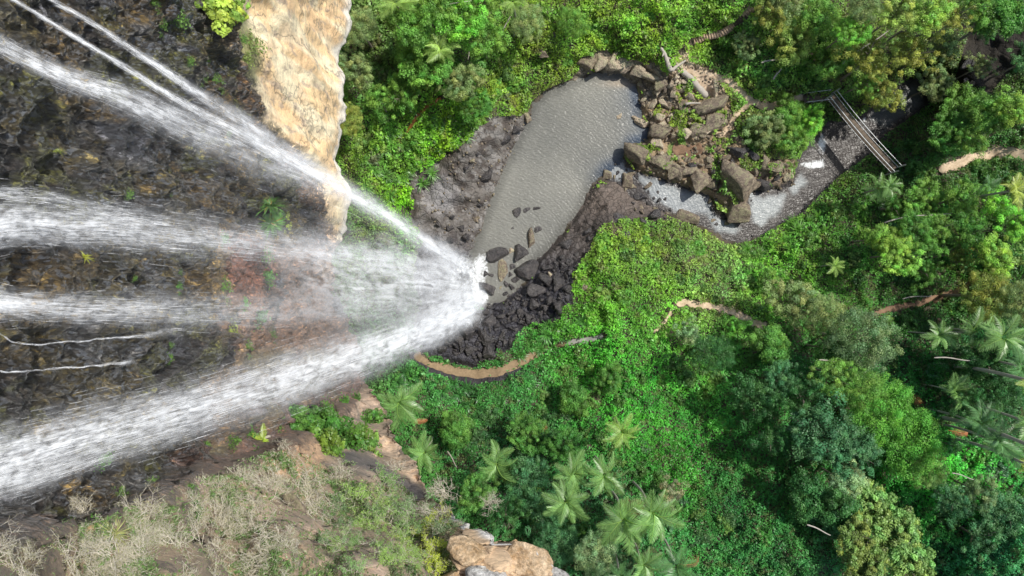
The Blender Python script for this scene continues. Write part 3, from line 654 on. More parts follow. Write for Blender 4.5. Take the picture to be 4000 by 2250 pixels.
bushes([(1100,1020),(1500,1050),(1900,1350),(1550,1440),(1200,1250)], 36, (16, 32), ['deep','blue','dark','mid'], 'dark low bush among the palms on the shaded slope', 'bushes among the palms')
bushes([(1850,1150),(2000,1449),(1750,1449),(1700,1300)], 12, (14, 26), ['deep','dark'], 'dark low bush on the shaded open slope at the bottom', 'bushes on the shaded open slope')
bushes([(2330,880),(2590,880),(2590,1449),(2350,1449),(2400,1180)], 30, (16, 34), ['dark','deep','blue'], 'dark bush around the palm stems in the lower right forest', 'bushes in the lower right forest')
bushes([(2200,370),(2400,330),(2580,420),(2450,470),(2280,470)], 14, (14, 26), ['deep','mid'], 'bush in the shade by the footbridge foot', 'bushes near the bridge foot')


# ------------------------------------------------------------------ ground cover (uncountable leaves)
def cover(name, n, box, size, label, up, tilt, kfun=None, colmul=1.0):
    X = rng.uniform(box[0], box[1], n); Y = rng.uniform(box[2], box[3], n)
    ok = veg_allowed(X, Y) & (sdf(GULLY, X, Y) > -5)
    rb = sdf(ROCK_B, X, Y) < 0
    ok &= ~rb | (fbm(X/22, Y/22, 0, 4, 31) > .585)
    if kfun is not None: ok &= kfun(X, Y)
    else: ok &= (fbm(X/13, Y/13, 3, 3, 171)+rng.uniform(-.08, .08, n) > .37) | (rng.random(n) < .3)
    X, Y = X[ok], Y[ok]; m = len(X)
    lump = fbm(X/26, Y/26, 0, 4, 41); lump2 = fbm(X/9, Y/9, 0, 2, 43)
    hh = height(X, Y) + up*(.15+1.5*sstep(.3, .75, lump)+.6*lump2)*rng.uniform(.35, 1, m)
    P = at(X, Y, z=hh)
    C = shep(VEG_COL, X, Y, 4, 30); C = C*(.42+1.15*fbm(X/60, Y/60, 0, 4, 51))[:, None]*(.65+.7*lump2)[:, None]*rng.uniform(.7, 1.3, (m, 1))
    hue = (fbm(X/35, Y/35, 0, 3, 61)-.5)*.9
    warm = sstep(900, 500, Y); C = C*np.stack([.86+.36*warm+hue*(.4+.6*warm), 1.04+.08*warm+0*hue, 1.0-hue*.5], 1)*colmul*(1.38+.75*sstep(650, 1050, Y))[:, None]  # upper slopes warmed: sunlit tone put into the leaf colour
    dry = (fbm(X/18, Y/18, 5, 4, 71)+rng.uniform(-.06, .06, m) > .66)[:, None]; C = np.where(dry, C*.5+np.array([.10, .08, .04]), C)
    N = np.stack([0*X, 0*X, 1+0*X], 1)
    V, Fq = leaves(P, N, size, .6, tilt)
    o = link(name, mesh_np(name, V, Fq, col=C), M['leaf'])
    return tag(o, label, 'ground cover', kind='stuff')
cover('ground_cover', 930000, (820, 2780, -110, 1590), .135, 'dense green creepers and low leaves covering the valley floor', .9, .55)
cover('broadleaf_cover', 42000, (900, 2100, -20, 980), .23, 'larger bright leaves of creepers on the sunny banks', 1.2, .4, lambda X, Y: fbm(X/45, Y/45, 2, 3, 81) > .52, 1.15)

# ------------------------------------------------------------------ spear lilies (rosettes of strap leaves)
def rosette(name, seed, n=46, w=.045, droop=.5, red=0):
    r = np.random.default_rng(seed); V, Fq, C, o = [], [], [], 0
    for k in range(n):
        a = r.uniform(0, 6.283); el = r.uniform(.25, 1.25); L = r.uniform(.75, 1.1); q = np.linspace(0, 1, 5)
        d = np.cos(el)*L*q*(1+.2*q); z = np.sin(el)*L*q-droop*L*q**2.4*.7; wid = w*np.array([.5, 1, .9, .6, .06])*r.uniform(.8, 1.2)
        cx, sx = np.cos(a), np.sin(a)
        l = np.stack([cx*d-sx*wid, sx*d+cx*wid, z], 1); rr = np.stack([cx*d+sx*wid, sx*d-cx*wid, z+.01], 1)
        V.append(np.stack([l, rr], 1).reshape(-1, 3)); i = np.arange(4)*2
        Fq.append(np.stack([i, i+1, i+3, i+2], 1)+o); o += 10
        b = r.uniform(.65, 1.35); c = np.array([b, b, b]); 
        if red and k < red: c = np.array([2.2, .8, .7])
        C.append(np.tile(c, (4, 1)))
    me = mesh_np(name, np.concatenate(V), np.concatenate(Fq), col=np.concatenate(C)); me.materials.append(M['frond']); return me
LILY = [rosette('spear_lily', 61), rosette('spear_lily', 62, 38), rosette('spear_lily', 63, 54, .04, .7)]
def lilies(spots, color, label, group, rp=(20, 30)):
    for x, y in spots:
        if y > 1449: continue
        X, Y, z = crown_at(x, y, .8); R = random.uniform(*rp)/F*(H-z)
        b = link('spear_lily', random.choice(LILY)); b.location = (X, Y, z+.45); b.rotation_euler = (0, 0, random.uniform(0, 6.28)); b.scale = (R, R, R*.9)
        g = color; q = random.uniform(.85, 1.2); b.color = (g[0]*q, g[1]*q, g[2]*q, 1); tag(b, label, 'plant', group)
lilies([(1000+dx, 300+dy) for dx, dy in [(10,-40),(40,-25),(-20,-10),(-40,30),(-5,35),(15,65),(-35,75),(100,0),(120,25),(90,40),(60,85),(110,75),(140,60),(165,40),(150,15),(35,130),(10,150),(-30,140),(60,160),(85,135),(190,10),(220,-20),(-70,60),(-90,100),(-60,130),(-80,170),(-20,190),(-50,215),(185,-55),(150,-40)]], (.13,.30,.06), 'rosette of long strap leaves on the sunny slope around the orange seep', 'strap-leaved rosettes left of the pool')
lilies([(1085,1000),(1110,985),(1130,1010),(1155,995),(1180,1020),(1100,960),(1140,965),(1175,980),(1205,1000),(1075,965),(1050,950),(1020,940),(1000,965),(1215,1035),(1190,1055),(1230,1065),(1260,1010),(1285,990),(1310,1000),(1290,960),(1330,965),(1280,1045),(1245,1090)], (.06,.18,.05), 'dark rosette of strap leaves below the curved brown walkway', 'strap-leaved rosettes below the walkway')
lilies([(1345,850),(1375,845),(1390,875),(1360,880),(1410,850),(1440,825),(1465,810),(1410,820),(1380,820),(1335,875),(1310,895)], (.09,.25,.05), 'rosette of strap leaves beside the gravel path', 'strap-leaved rosettes beside the gravel path')
lilies([(1880,630),(1910,640),(1945,620),(1970,605),(1990,625),(2010,580),(2035,560),(2060,545),(1995,560),(2045,590),(2080,580)], (.11,.27,.04), 'rosette of strap leaves on the shore below the stream bend', 'strap-leaved rosettes below the stream bend')
lilies([(2160,520),(2185,500),(2210,515),(2170,480),(2225,490),(2340,600),(2365,625),(2385,640),(2350,650),(2330,625),(2400,615),(2370,590),(2410,660)], (.07,.19,.03), 'dark rosette of strap leaves in the right forest', 'strap-leaved rosettes in the right forest')

# ------------------------------------------------------------------ palms
def frond_mesh(seed, L=1.0, n=28):
    r = np.random.default_rng(seed); q = np.linspace(0, 1, 12)
    rx = np.stack([q*.92, .05*np.sin(q*2+seed), .30*np.sin(q*2.2)-.30*q**2.2], 1)
    v0, f0 = tube_pts(rx, np.linspace(.014, .003, 12), 4); V = [v0]; Fq = [f0]; C = [np.tile([1.5, 1.35, 1.0], (len(f0), 1))]; o = len(v0)
    for s in (-1, 1):
        for k in range(n):
            t = .12+.87*k/(n-1); p = np.array([np.interp(t, q, rx[:, i]) for i in range(3)])
            ll = .26*math.sin(math.pi*min(1, .18+t*.80))**.7*r.uniform(.9, 1.1)+.03; a = 1.05-.45*t+r.uniform(-.06, .06)
            d = np.array([math.cos(a), s*math.sin(a), -.25+r.uniform(-.12, .12)]); d /= np.linalg.norm(d)
            wv = np.array([-math.sin(a)*s, math.cos(a), .4])*.0085
            m = p+d*ll*.5+np.array([0, 0, .015]); e = p+d*ll+np.array([0, 0, -.04])
            V.append(np.array([p-wv*.6, p+wv*.6, m+wv, m-wv, e+wv*.15, e-wv*.15])); Fq.append(np.array([[0, 1, 2, 3], [3, 2, 4, 5]])+o); o += 6
            b = r.uniform(.8, 1.2); C.append(np.tile([b, b, b], (2, 1)))
    me = mesh_np('frond', np.concatenate(V), np.concatenate(Fq), col=np.concatenate(C)); me.materials.append(M['frond']); return me
FROND = [frond_mesh(71), frond_mesh(72), frond_mesh(73, n=32)]
pz = np.linspace(0, 1, 12)
pv, pf = tube_pts(np.stack([.02*np.sin(pz*4), .015*np.sin(pz*3), pz], 1), np.where((np.arange(12) % 2) == 0, 1., .92)*np.linspace(.014, .010, 12), 8)
PTR = mesh_np('trunk', pv, pf, smooth=True); PTR.materials.append(M['palmbark'])
def palm(px, py, rpx, ht, color, label, lean=0.0, nf=11, group=None, pos=None, dead=0, rot=None):
    if pos is None: ht += 2.5
    if pos is None: X, Y, z = crown_at(px, py, ht)
    else: X, Y, z = pos
    R = rpx/F*(H-z-ht)*1.12
    e = empty('palm_tree', (X, Y, z), label, 'palm', group)
    if rot: e.rotation_euler = rot
    tr = link('trunk', PTR, None, e); tr.scale = (max(ht, 6)*1.1, max(ht, 6)*1.1, ht); tr.location = (0, 0, 0)
    a0 = random.uniform(0, 6.28)
    for k in range(nf+dead):
        f = link('frond', random.choice(FROND), None, e); s = R*random.uniform(.9, 1.35)
        f.location = (0, 0, ht); f.scale = (s, s, s); up = random.uniform(-.55, -.05) if k % 3 else random.uniform(-1.0, -.5)
        f.rotation_euler = (random.uniform(-.6, .6), up if k < nf else .5, a0+k*2.399)
        q = random.uniform(.8, 1.2)*(1.25 if k % 3 == 0 else .95); q *= 1.3; f.color = (color[0]*q, color[1]*q, color[2]*q, 1)
        if k >= nf: f.color = (.35, .18, .09, 1); f['label'] = 'dead brown frond'
    return e
PG, PL, PD, PY = (.16, .29, .09), (.25, .38, .10), (.09, .20, .07), (.33, .40, .09)
for a in [
 (1108,128,44,9,PL,'pale green palm standing among the trees top left'),
 (1000,12,44,9,PL,'pale palm cut by the top edge near the orange cliff'),
 (1293,5,36,10,PL,'small palm at the top edge with a long leaning stem'),
 (1003,1012,55,6,PG,'palm at the cliff foot beside the lower waterfall'),
 (1068,1138,46,7,PG,'palm beside the dry brush at the edge of the cliff'),
 (1247,1165,52,8,PG,'palm with few stiff fronds, alone on the shaded slope'),
 (1565,1085,44,7,PL,'lone palm right of centre on the shaded slope'),
 (1440,1190,50,9,PG,'top left palm of the group of palms'),
 (1518,1195,50,8,PG,'top right palm of the group of palms'),
 (1425,1262,52,9,PG,'palm at the lower left of the palm group'),
 (1570,1305,62,10,PG,'large palm in the middle of the bottom palm cluster'),
 (1640,1290,64,11,PG,'largest palm with drooping fronds, right of the cluster'),
 (1600,1385,44,7,PG,'low palm under the largest palms'),
 (1690,1400,56,9,PD,'palm near the bottom edge, right of the cluster'),
 (1560,1440,40,8,PD,'palm cut by the bottom edge left of its neighbours'),
 (2545,482,40,11,PY,'yellow-green palm at the right edge of the forest'),
 (2480,470,28,4,PD,'small fern-like palm in the shade left of the yellow palm'),
 (2210,475,36,3,PG,'low palm near the foot of the footbridge'),
 (2360,845,38,6,PG,'small palm left of the upper right palm stand'),
 (2448,835,50,8,PG,'palm in the upper part of the right palm stand'),
 (2520,850,54,10,PG,'palm with long fronds at the right below the olive tree'),
 (2560,920,50,10,PD,'dark palm touching the right edge'),
 (2395,985,42,5,PG,'palm left of the horizontal bare stem'),
 (2455,1065,56,8,PD,'dark palm in the middle of the lower right stand'),
 (2500,1110,52,9,PD,'dark palm low in the lower right stand'),
 (2545,1050,44,11,PG,'palm right of the stand beside the red fruit stem'),
 (2585,958,40,16,PY,'tall yellowish palm whose long bare stem crosses the shade'),
 (2590,1120,40,16,PG,'tall palm at the right edge with a slanting bare stem'),
 (2590,1170,34,12,PY,'yellowish palm tip at the right edge'),
 (2100,668,24,3,PL,'tiny bright palm on the slope in the forest middle'),
 (2235,470,26,5,PG,'feathery palm just under the bridge end')]:
    palm(*a, nf=8 if 'few' in a[5] else 11, dead=1 if 'cluster' in a[5] else 0)
def dead_frond(px, py, rpx, ang, label):
    p = at(px, py, 1.4); o = link('fallen_frond', FROND[0].copy()); o.location = p; s = rpx/F*100; o.scale = (s, s, s); o.rotation_euler = (0, 0, math.radians(ang)); o.color = (.55, .24, .12, 1)
    tag(o, label, 'dead frond')
dead_frond(1040,1065,38,15,'reddish dead palm frond lying right of the cliff-foot palm')
dead_frond(1365,1060,40,-80,'long brown dead frond hanging on the central shaded slope')
dead_frond(2285,990,60,-45,'orange-brown dead frond lying right of the vine mound')
dead_frond(2385,1085,50,-5,'orange-brown dead frond pointing at the slanting palm stem')

# ------------------------------------------------------------------ boulders
def boulder(name, seed, cuts=16, sub=4, rough=.15):
    import bmesh
    r = np.random.default_rng(seed); bm = bmesh.new(); bmesh.ops.create_icosphere(bm, subdivisions=sub, radius=1)
    co = np.array([v.co[:] for v in bm.verts]); n = co/np.linalg.norm(co, axis=1, keepdims=True)
    pl = r.normal(0, 1, (cuts, 3)); pl /= np.linalg.norm(pl, axis=1, keepdims=True); dd = r.uniform(.5, .98, cuts)
    dots = n@pl.T; rad = np.where(dots > .15, dd/np.maximum(dots, .15), 9).min(1); rad = np.minimum(rad, 1.2)
    rad = rad*(1+rough*(fbm(n[:, 0]*2.3+seed, n[:, 1]*2.3, n[:, 2]*2.3, 4, seed)-.5)*2+rough*.4*(fbm(n[:, 0]*9+seed, n[:, 1]*9, n[:, 2]*9, 3, seed+5)-.5)*2)
    co = n*rad[:, None]
    for v, c in zip(bm.verts, co): v.co = c
    me = bpy.data.meshes.new(name); bm.to_mesh(me); bm.free()
    me.polygons.foreach_set('use_smooth', np.ones(len(me.polygons), bool)); me.update(); return me
BM_ = {}
def bmesh_of(mat, i):
    k = (mat, i)
    if k not in BM_: me = boulder('boulder', 100+i*7, 9+i); me.materials.append(M[mat]); BM_[k] = me
    return BM_[k]
def rock(px, py, rx, ry, rot, mat, label, group=None, hz=.6, cat='boulder', name='boulder', tint=1.0, zz=None, sink=.2, moss=None):
    s = (H-1)/F*1.14; R = max(rx, ry)*s; r3 = (rx*s, ry*s, min(rx, ry)*s*hz*1.25)
    g = float(height(px, py)) if zz is None else zz
    lv = float(level(px)); g = max(g, lv-.2)
    p = at(px, py, z=g+r3[2]*(.55-sink))
    o = link(name, bmesh_of(mat, random.randrange(6))); o.location = p; o.scale = r3; o.rotation_euler = (random.uniform(-.15, .15), random.uniform(-.15, .15), math.radians(rot)); t = tint*random.uniform(.85, 1.15); o.color = (t, t, t, 1)
    return tag(o, label, cat, group)
ROCKS = [
 (1255,640,27,17,10,'dark','large rounded wet boulder at the left of the pool rocks'),(1308,635,17,22,0,'dark','rounded wet boulder right of the large one in the pool'),
 (1287,630,8,7,0,'tanrock','small pale stone wedged between two pool boulders'),(1336,600,12,23,-15,'brown','tall ochre boulder standing in the pool'),
 (1266,680,12,27,5,'brown','upright brown boulder in the pool, below the large wet one'),(1325,680,27,24,0,'dark','broad black-brown boulder at the right shore of the pool'),
 (1228,725,15,22,35,'dark','angular wet boulder near the splash'),(1355,578,9,8,0,'dark','small dark stone right above the ochre boulder'),
 (1298,533,9,12,-20,'dark','pointed dark rock, left of the row breaking the surface'),(1327,528,10,6,20,'dark','middle dark rock of the row breaking the surface'),
 (1352,524,13,4,10,'dark','flat dark rock, right end of the row breaking the surface'),(1291,573,7,4,25,'dark','tiny flat rock alone in the open pool'),
 (1222,688,7,8,0,'dark','small wet stone left of the upright brown boulder'),(1236,692,7,6,30,'dark','second small wet stone left of the upright brown boulder'),
 (1290,672,8,8,0,'dark','small rock between upright boulder and broad black one'),(1284,690,6,7,0,'dark','little rock just under the small one in the middle'),
 (1292,704,7,7,0,'dark','little black stone low in the pool rocks'),(1302,700,7,8,10,'dark','little stone touching the broad black boulder'),
 (1274,715,7,8,0,'dark','black stone under the foot of the upright boulder'),(1287,722,8,8,0,'dark','round black stone near the pool\'s lower shore'),
 (1258,725,8,5,40,'brown','reddish brown chip of rock beside the angular boulder'),(1272,738,10,5,40,'dark','long thin stone along the lower pool shore'),
 (1558,293,6,9,-5,'tanrock','small square stone alone in the upper pool'),
 (1603,387,30,31,20,'brown','big square brown boulder at the outlet of the pool'),(1618,310,24,12,5,'tanrock','flat pale rock jutting into the pool'),
 (1602,302,16,8,-10,'tanrock','pointed pale rock touching the water above the flat one'),(1664,330,22,32,-25,'brown','tall dark-sided boulder on the right pool shore'),
 (1855,455,46,50,10,'brown','giant brown boulder with a mossy green top'),(1862,533,34,32,0,'brown','large ochre-sided boulder in the stream bend'),
 (1805,310,26,23,0,'brown','smooth rounded grey-brown boulder beside the side trail'),(1758,330,20,18,-20,'brown','rounded boulder left of the smooth grey-brown one'),
 (1795,262,38,26,10,'brown','broad cracked boulder under the end of the pale log'),(1735,548,38,15,-12,'brown','long flat brown rock on the lower side of the stream'),
 (1920,465,26,17,5,'dark','rounded dark boulder right of the giant mossy one'),(1985,446,13,11,0,'tanrock','pale square stone beside the white rapids'),
 (1760,450,30,34,10,'brown','dark brown boulder left of the giant mossy one'),(1700,430,28,20,0,'brown','wide brown boulder above the stream outlet'),
 (1733,428,20,18,0,'brown','boulder in a row above the stream, second from the giant'),(1660,405,26,18,-10,'brown','broad brown rock right of the square boulder'),
 (1555,548,16,14,0,'dark','glossy grey boulder at the end of the right bedrock'),(1530,440,14,12,0,'brown','mossy rock at the tip of the right bedrock'),
 (1580,455,16,18,0,'brown','brown block standing in the stream outlet'),(1480,160,28,18,25,'brown','large block at the left of the upper pool rim'),
 (1512,155,22,24,0,'tanrock','pale slanted block on the upper pool rim'),(1545,158,20,22,20,'tanrock','pale block, third along the upper pool rim'),
 (1580,165,20,18,0,'tanrock','pale block with a flat face, fourth along the rim'),(1610,180,22,16,-20,'tanrock','pale block, fifth along the upper pool rim'),
 (1640,195,22,14,-30,'tanrock','pale wedge near the roots of the dead log'),(1665,215,16,14,0,'brown','brown block at the right end of the upper rim'),
 (1363,132,18,14,-20,'brown','dark wedge-shaped rock half hidden in the vine slope'),(1388,95,14,8,35,'dark','dark slit of rock in the vines above the wedge rock'),
 (1325,295,12,16,0,'brown','round brown boulder in the left pool bank'),(1300,325,14,10,0,'dark','dark hollow block below the round bank boulder'),
 (1272,350,14,13,0,'dark','black boulder in the middle of the left bank'),(1225,440,16,20,0,'dark','bluish wet boulder low on the left bank'),
 (1800,225,10,26,-5,'tanrock','upright pale slab beside the paved clearing'),(1945,420,20,14,0,'brown','brown rock at the edge of the thicket above the rapids'),
 (1855,545,14,12,0,'brown','small brown stone against the ochre-sided boulder'),
 
 (1548,715,11,8,0,'brown','brown rock lying in the grass of the right bank'),
 (1472,722,9,9,0,'brown','reddish rock at the edge of the grass, by the wet bank'),(1487,728,7,6,0,'brown','small reddish rock beside the one at the grass edge'),
 (1512,578,9,10,20,'brown','reddish block on the grass below the bedrock'),(1620,560,12,10,0,'dark','dark boulder in the grass under the stream stones'),
 (1577,590,8,9,0,'dark','small dark boulder in the grass, left of another'),(1425,615,14,12,0,'dark','shiny grey boulder on the crest of the right bank'),
 (1378,705,22,18,10,'dark','large wet black block below the right bank crest'),(1405,712,16,20,0,'dark','wet black block right of the large one under the crest'),
 (1384,690,6,6,0,'tanrock','small orange stone on the black blocks')]
for a in ROCKS:
    if a[6]: rock(*a)
def rocks_in(poly, n, rr, mats, label, group, tint=1.0, onwater=False, sep=.8):
    xs_, ys_ = zip(*poly); pts = []; k = tries = 0
    while k < n and tries < 6000:
        tries += 1; x, y = random.uniform(min(xs_), max(xs_)), random.uniform(min(ys_), max(ys_)); r_ = rr[0]+(rr[1]-rr[0])*random.random()**2.2
        if sdf(poly, np.array([x]), np.array([y]))[0] > 0: continue
        if not onwater and min(raster(_SP, x, y), raster(_SS, x, y)) < 1: continue
        if raster(_PMIN, x, y) < r_*.7: continue
        if any((x-a)**2+(y-b)**2 < (r_+c)**2*sep for a, b, c in pts): continue
        pts.append((x, y, r_)); k += 1
        rock(x, y, r_*random.uniform(.85, 1.35), r_*random.uniform(.7, 1.0), random.uniform(0, 180), random.choice(mats), label, group, hz=random.uniform(.6, 1.0), tint=tint)
rocks_in([(1090,850),(1200,775),(1270,765),(1330,740),(1430,690),(1430,760),(1380,800),(1290,850),(1230,905),(1110,890)], 52, (6, 20), ['dark'], 'wet black boulder in the boulder field between splash and walkway', 'wet black boulders below the falls')
rocks_in([(1370,660),(1480,620),(1470,560),(1500,590),(1450,690),(1400,720)], 12, (5, 12), ['dark'], 'dark loose rock along the crest of the right bank', 'loose rocks along the right bank')
rocks_in([(1530,430),(1600,440),(1680,500),(1700,545),(1610,540),(1570,500)], 26, (4, 12), ['dark','dark','brown'], 'small dark stone in the shallow pool outlet', 'stones in the shallow pool outlet', onwater=True)
rocks_in([(1600,215),(1700,200),(1760,260),(1800,350),(1740,410),(1640,400),(1650,330),(1620,290)], 46, (6, 17), ['brown','tanrock','tanrock'], 'brown stone among the boulders between pool and trail', 'stones between pool and trail')
rocks_in([(1640,410),(1720,400),(1800,380),(1900,380),(1980,420),(1980,450),(1900,470),(1800,480),(1700,460)], 36, (7, 20), ['brown','brown','dark'], 'brown boulder in the bank above the lower stream', 'boulders above the lower stream')
rocks_in([(1770,500),(1840,500),(1860,560),(1800,580)], 10, (5, 12), ['brown','dark'], 'small stone at the foot of the ochre-sided boulder', 'stones at the stream bend', onwater=True)
rocks_in([(1090,560),(1180,560),(1190,640),(1100,640)], 10, (5, 12), ['dark'], 'small wet rock on the lower left bank beside the spray', 'wet rocks on the lower left bank')
rocks_in([(1050,440),(1240,350),(1260,420),(1210,560),(1120,580)], 8, (4, 10), ['brown','dark'], 'loose stone lying on the left bedrock bank', 'loose stones on the left bedrock')
rocks_in([(2330,215),(2440,150),(2500,120),(2450,230),(2350,260)], 12, (7, 15), ['brown','dark'], 'shaded boulder in the dark gully stream', 'boulders in the gully', onwater=True)
rocks_in([(1700,150),(1760,150),(1790,190),(1760,230),(1700,215)], 18, (5, 9), ['tanrock'], 'flat pale paving stone of the rocky clearing', 'paving stones of the clearing', tint=1.35)
def rubble(n, poly, label, sz, mat, onwater=True):
    base = boulder('r', 5, 10, 1); bv = np.array([v.co[:] for v in base.vertices]); bf = np.array([p.vertices[:] for p in base.polygons]); xs_, ys_ = zip(*poly)
    X = rng.uniform(min(xs_), max(xs_), n); Y = rng.uniform(min(ys_), max(ys_), n); k = sdf(poly, X, Y) < 0; k &= (fbm(X/20, Y/20, 0, 3, 8) > .45); X, Y = X[k], Y[k]
    P = at(X, Y, .05); m = len(X); s = rng.uniform(*sz, (m, 1, 1))*rng.uniform(.6, 1.3, (m, 1, 3)); a = rng.uniform(0, 6.28, m)
    R = np.zeros((m, 3, 3)); R[:, 0, 0] = np.cos(a); R[:, 0, 1] = -np.sin(a); R[:, 1, 0] = np.sin(a); R[:, 1, 1] = np.cos(a); R[:, 2, 2] = 1
    V = np.einsum('mij,mvj->mvi', R, bv[None]*s)+P[:, None]; Fq = bf[None]+(np.arange(m)*len(bv))[:, None, None]
    o = link('rubble', mesh_np('rubble', V.reshape(-1, 3), Fq.reshape(-1, 3)), M[mat]); tag(o, label, 'rubble', kind='stuff')
rubble(2000, [(1490,650),(1450,760),(1330,825),(1240,905),(1200,925),(1100,905),(1040,880),(1150,770),(1270,760),(1350,690),(1420,640)], 'black wet rubble on the right bank and under the falls', (.10, .42), 'dark')
rubble(500, ROCK_L, 'grey brown rubble on the left bedrock bank', (.08, .3), 'brown')
rubble(700, ROCK_S, 'wet black rubble under the spray', (.12, .45), 'dark')
rubble(2600, ROCK_B, 'brown rubble between the boulders', (.10, .4), 'brown')
rubble(1500, STREAM[:13]+STREAM[-9:], 'pebbles and dark stones along the stream shallows', (.08, .35), 'dark')

# ------------------------------------------------------------------ logs, steps, bridge
def log(px0, py0, px1, py1, r0, r1, label, up=.5, branches=0, mat='wood', name='fallen_log', z0=None, z1=None):
    a = at(px0, py0, up) if z0 is None else at(px0, py0, z=z0); b = at(px1, py1, up) if z1 is None else at(px1, py1, z=z1)
    q = np.linspace(0, 1, 14)[:, None]; L = np.linalg.norm(b-a); side = np.array([-(b-a)[1], (b-a)[0], 0])/L
    pts = a+(b-a)*q+side*L*.03*np.sin(q*5)+np.array([0, 0, 1])*L*.015*np.sin(q*9)
    rad = np.linspace(r0, r1, 14)*(1+.12*np.sin(np.arange(14)*2.1)); rad[0] *= .6; rad[-1] *= .6
    parts = [tube_pts(pts-a, rad, 9)]
    for k in range(branches):
        i = 3+k*3 % 10; d = side*(1 if k % 2 else -1)*.3+(b-a)/L*.25+np.array([0, 0, .15]); qq = np.linspace(0, 1, 6)[:, None]
        parts.append(tube_pts(pts[i]-a+d*L*.5*qq, np.linspace(r1*.6, r1*.15, 6), 5))
    V, Fq = join(parts); o = link(name, mesh_np(name, V, Fq, smooth=True), M[mat]); o.location = a; return tag(o, label, 'log')
log(1715,180,1778,240,.45,.60,'thick pale log lying beside the paved clearing',.75)
log(1662,120,1690,178,.22,.42,'dead grey log standing up from the upper pool rim',1.0,2)
log(1690,178,1725,150,.30,.12,'short dead branch crossing the top of the pale log',.9)
log(1725,262,1762,258,.22,.12,'small curved bleached log below the clearing',.9)
log(1915,158,1955,148,.12,.10,'thin straight white log lying in bushes above the path',2.5)
log(1945,200,1965,172,.16,.08,'forked bleached branch under the thin white log',2.0,2)
log(2105,175,2230,75,.16,.06,'long bare leaning trunk above the footbridge',4.0,3)
log(2290,185,2300,165,.07,.04,'small bare twig at the dark gully edge',5)
log(2270,752,2345,742,.10,.06,'thin bleached branch along the reddish trail',1.6)
log(1265,80,1283,40,.10,.08,'thin bare leaning stem below the top edge palm',3.5)
log(1120,15,1185,0,.09,.06,'thin bare branch between trees at the top',11)
log(1180,128,1178,150,.06,.03,'dead twisted twig right of the pale palm',8,2)
log(2030,1320,2090,1345,.10,.06,'bare dark branch in the hollow by the forest spur',7)
log(2395,1190,2450,1205,.07,.05,'crooked bare stem on the lower right slope',6)
log(1125,1135,1150,1175,.12,.05,'curved grey dead branch near the cliff-edge palm',3)
log(2225,560,2400,530,.10,.05,'long bare stem lying across the right forest',7)
log(2350,900,2440,905,.09,.07,'thin horizontal bare stem in the right palm stand',9)
log(2060,905,2155,925,.10,.05,'bare stem below the large smooth dome',9)

def box(c, s, R=None):
    v = np.array([[x, y, z] for x in (-.5, .5) for y in (-.5, .5) for z in (-.5, .5)])*np.array(s)
    if R is not None: v = v@R.T
    f = np.array([[0, 1, 3, 2], [4, 6, 7, 5], [0, 4, 5, 1], [2, 3, 7, 6], [0, 2, 6, 4], [1, 5, 7, 3]]); return v+np.array(c), f
def Rz(a): return np.array([[math.cos(a), -math.sin(a), 0], [math.sin(a), math.cos(a), 0], [0, 0, 1]])
# stone steps
P = np.array(STEPS, float); s_ = np.concatenate([[0], np.cumsum(np.hypot(*np.diff(P, axis=0).T))])
ns = 27; stair = empty('stone_steps', at(1740, 107), 'flight of pinkish stone steps climbing through the greenery', 'steps'); org = np.array(stair.location)
for k in range(ns):
    t = s_[-1]*k/(ns-1); x = np.interp(t, s_, P[:, 0]); y = np.interp(t, s_, P[:, 1]); x2 = np.interp(t+4, s_, P[:, 0]); y2 = np.interp(t+4, s_, P[:, 1]) if t+4 < s_[-1] else y-2
    if t+4 >= s_[-1]: x2 = x+2
    zz = 4.3+k*.16; p = at(x, y, z=zz+.1); q = at(x2, y2, z=zz+.1); a = math.atan2(q[1]-p[1], q[0]-p[0])
    v, f = box((0, 0, 0), (.34, .95+.15*random.random(), .5)); v = v@Rz(a+random.uniform(-.06, .06)).T
    st = link('step', mesh_np('step', v, f), M['stone'], stair); st.location = p-org
# footbridge
A = at(BRIDGE[0][0], BRIDGE[0][1], z=3.2); B = at(BRIDGE[1][0], BRIDGE[1][1], z=3.2)
br = empty('footbridge', A, 'narrow suspension footbridge with pale handrails over the stream', 'bridge')
L = np.linalg.norm(B-A); ang = math.atan2(B[1]-A[1], B[0]-A[0]); br.rotation_euler = (0, 0, ang)
q = np.linspace(0, 1, 60); sag = -.45*np.sin(q*np.pi)
parts = [box(((i+.5)*L/60, 0, float(np.interp((i+.5)/60, q, sag))), (L/60*.90, 1.15, .08)) for i in range(60)]
v, f = join(parts); link('deck', mesh_np('deck', v, f), M['deck'], br)
for sd in (-1, 1):
    pts = np.stack([q*L, np.full(60, sd*.70), 1.15+sag*1.0], 1)
    v, f = tube_pts(pts, .055, 6); link('handrail', mesh_np('handrail', v, f, smooth=True), M['steel'], br)
    pts2 = pts.copy(); pts2[:, 2] -= 1.0; v, f = tube_pts(pts2, .04, 5); link('deck_cable', mesh_np('deck_cable', v, f, smooth=True), M['steel'], br)
for i in range(19):
    t = (i+.5)/19; zz = float(np.interp(t, q, sag))
    v, f = join([box((t*L, 0, zz-.10), (.09, 2.1, .08)), box((t*L, -.72, zz+.5), (.05, .04, 1.2)), box((t*L, .72, zz+.5), (.05, .04, 1.2))])
    link('crossbeam', mesh_np('crossbeam', v, f), M['deck'] if i % 2 else M['deck'], br)
for e in (0, L):
    for sd in (-1, 1):
        v, f = tube_pts([(e, sd*.72, -1.8), (e, sd*.72, 2.1)], .11, 8); link('tower_post', mesh_np('tower_post', v, f), M['steel'], br)
C0 = at(2022, 250, z=2.6); v, f = [], []
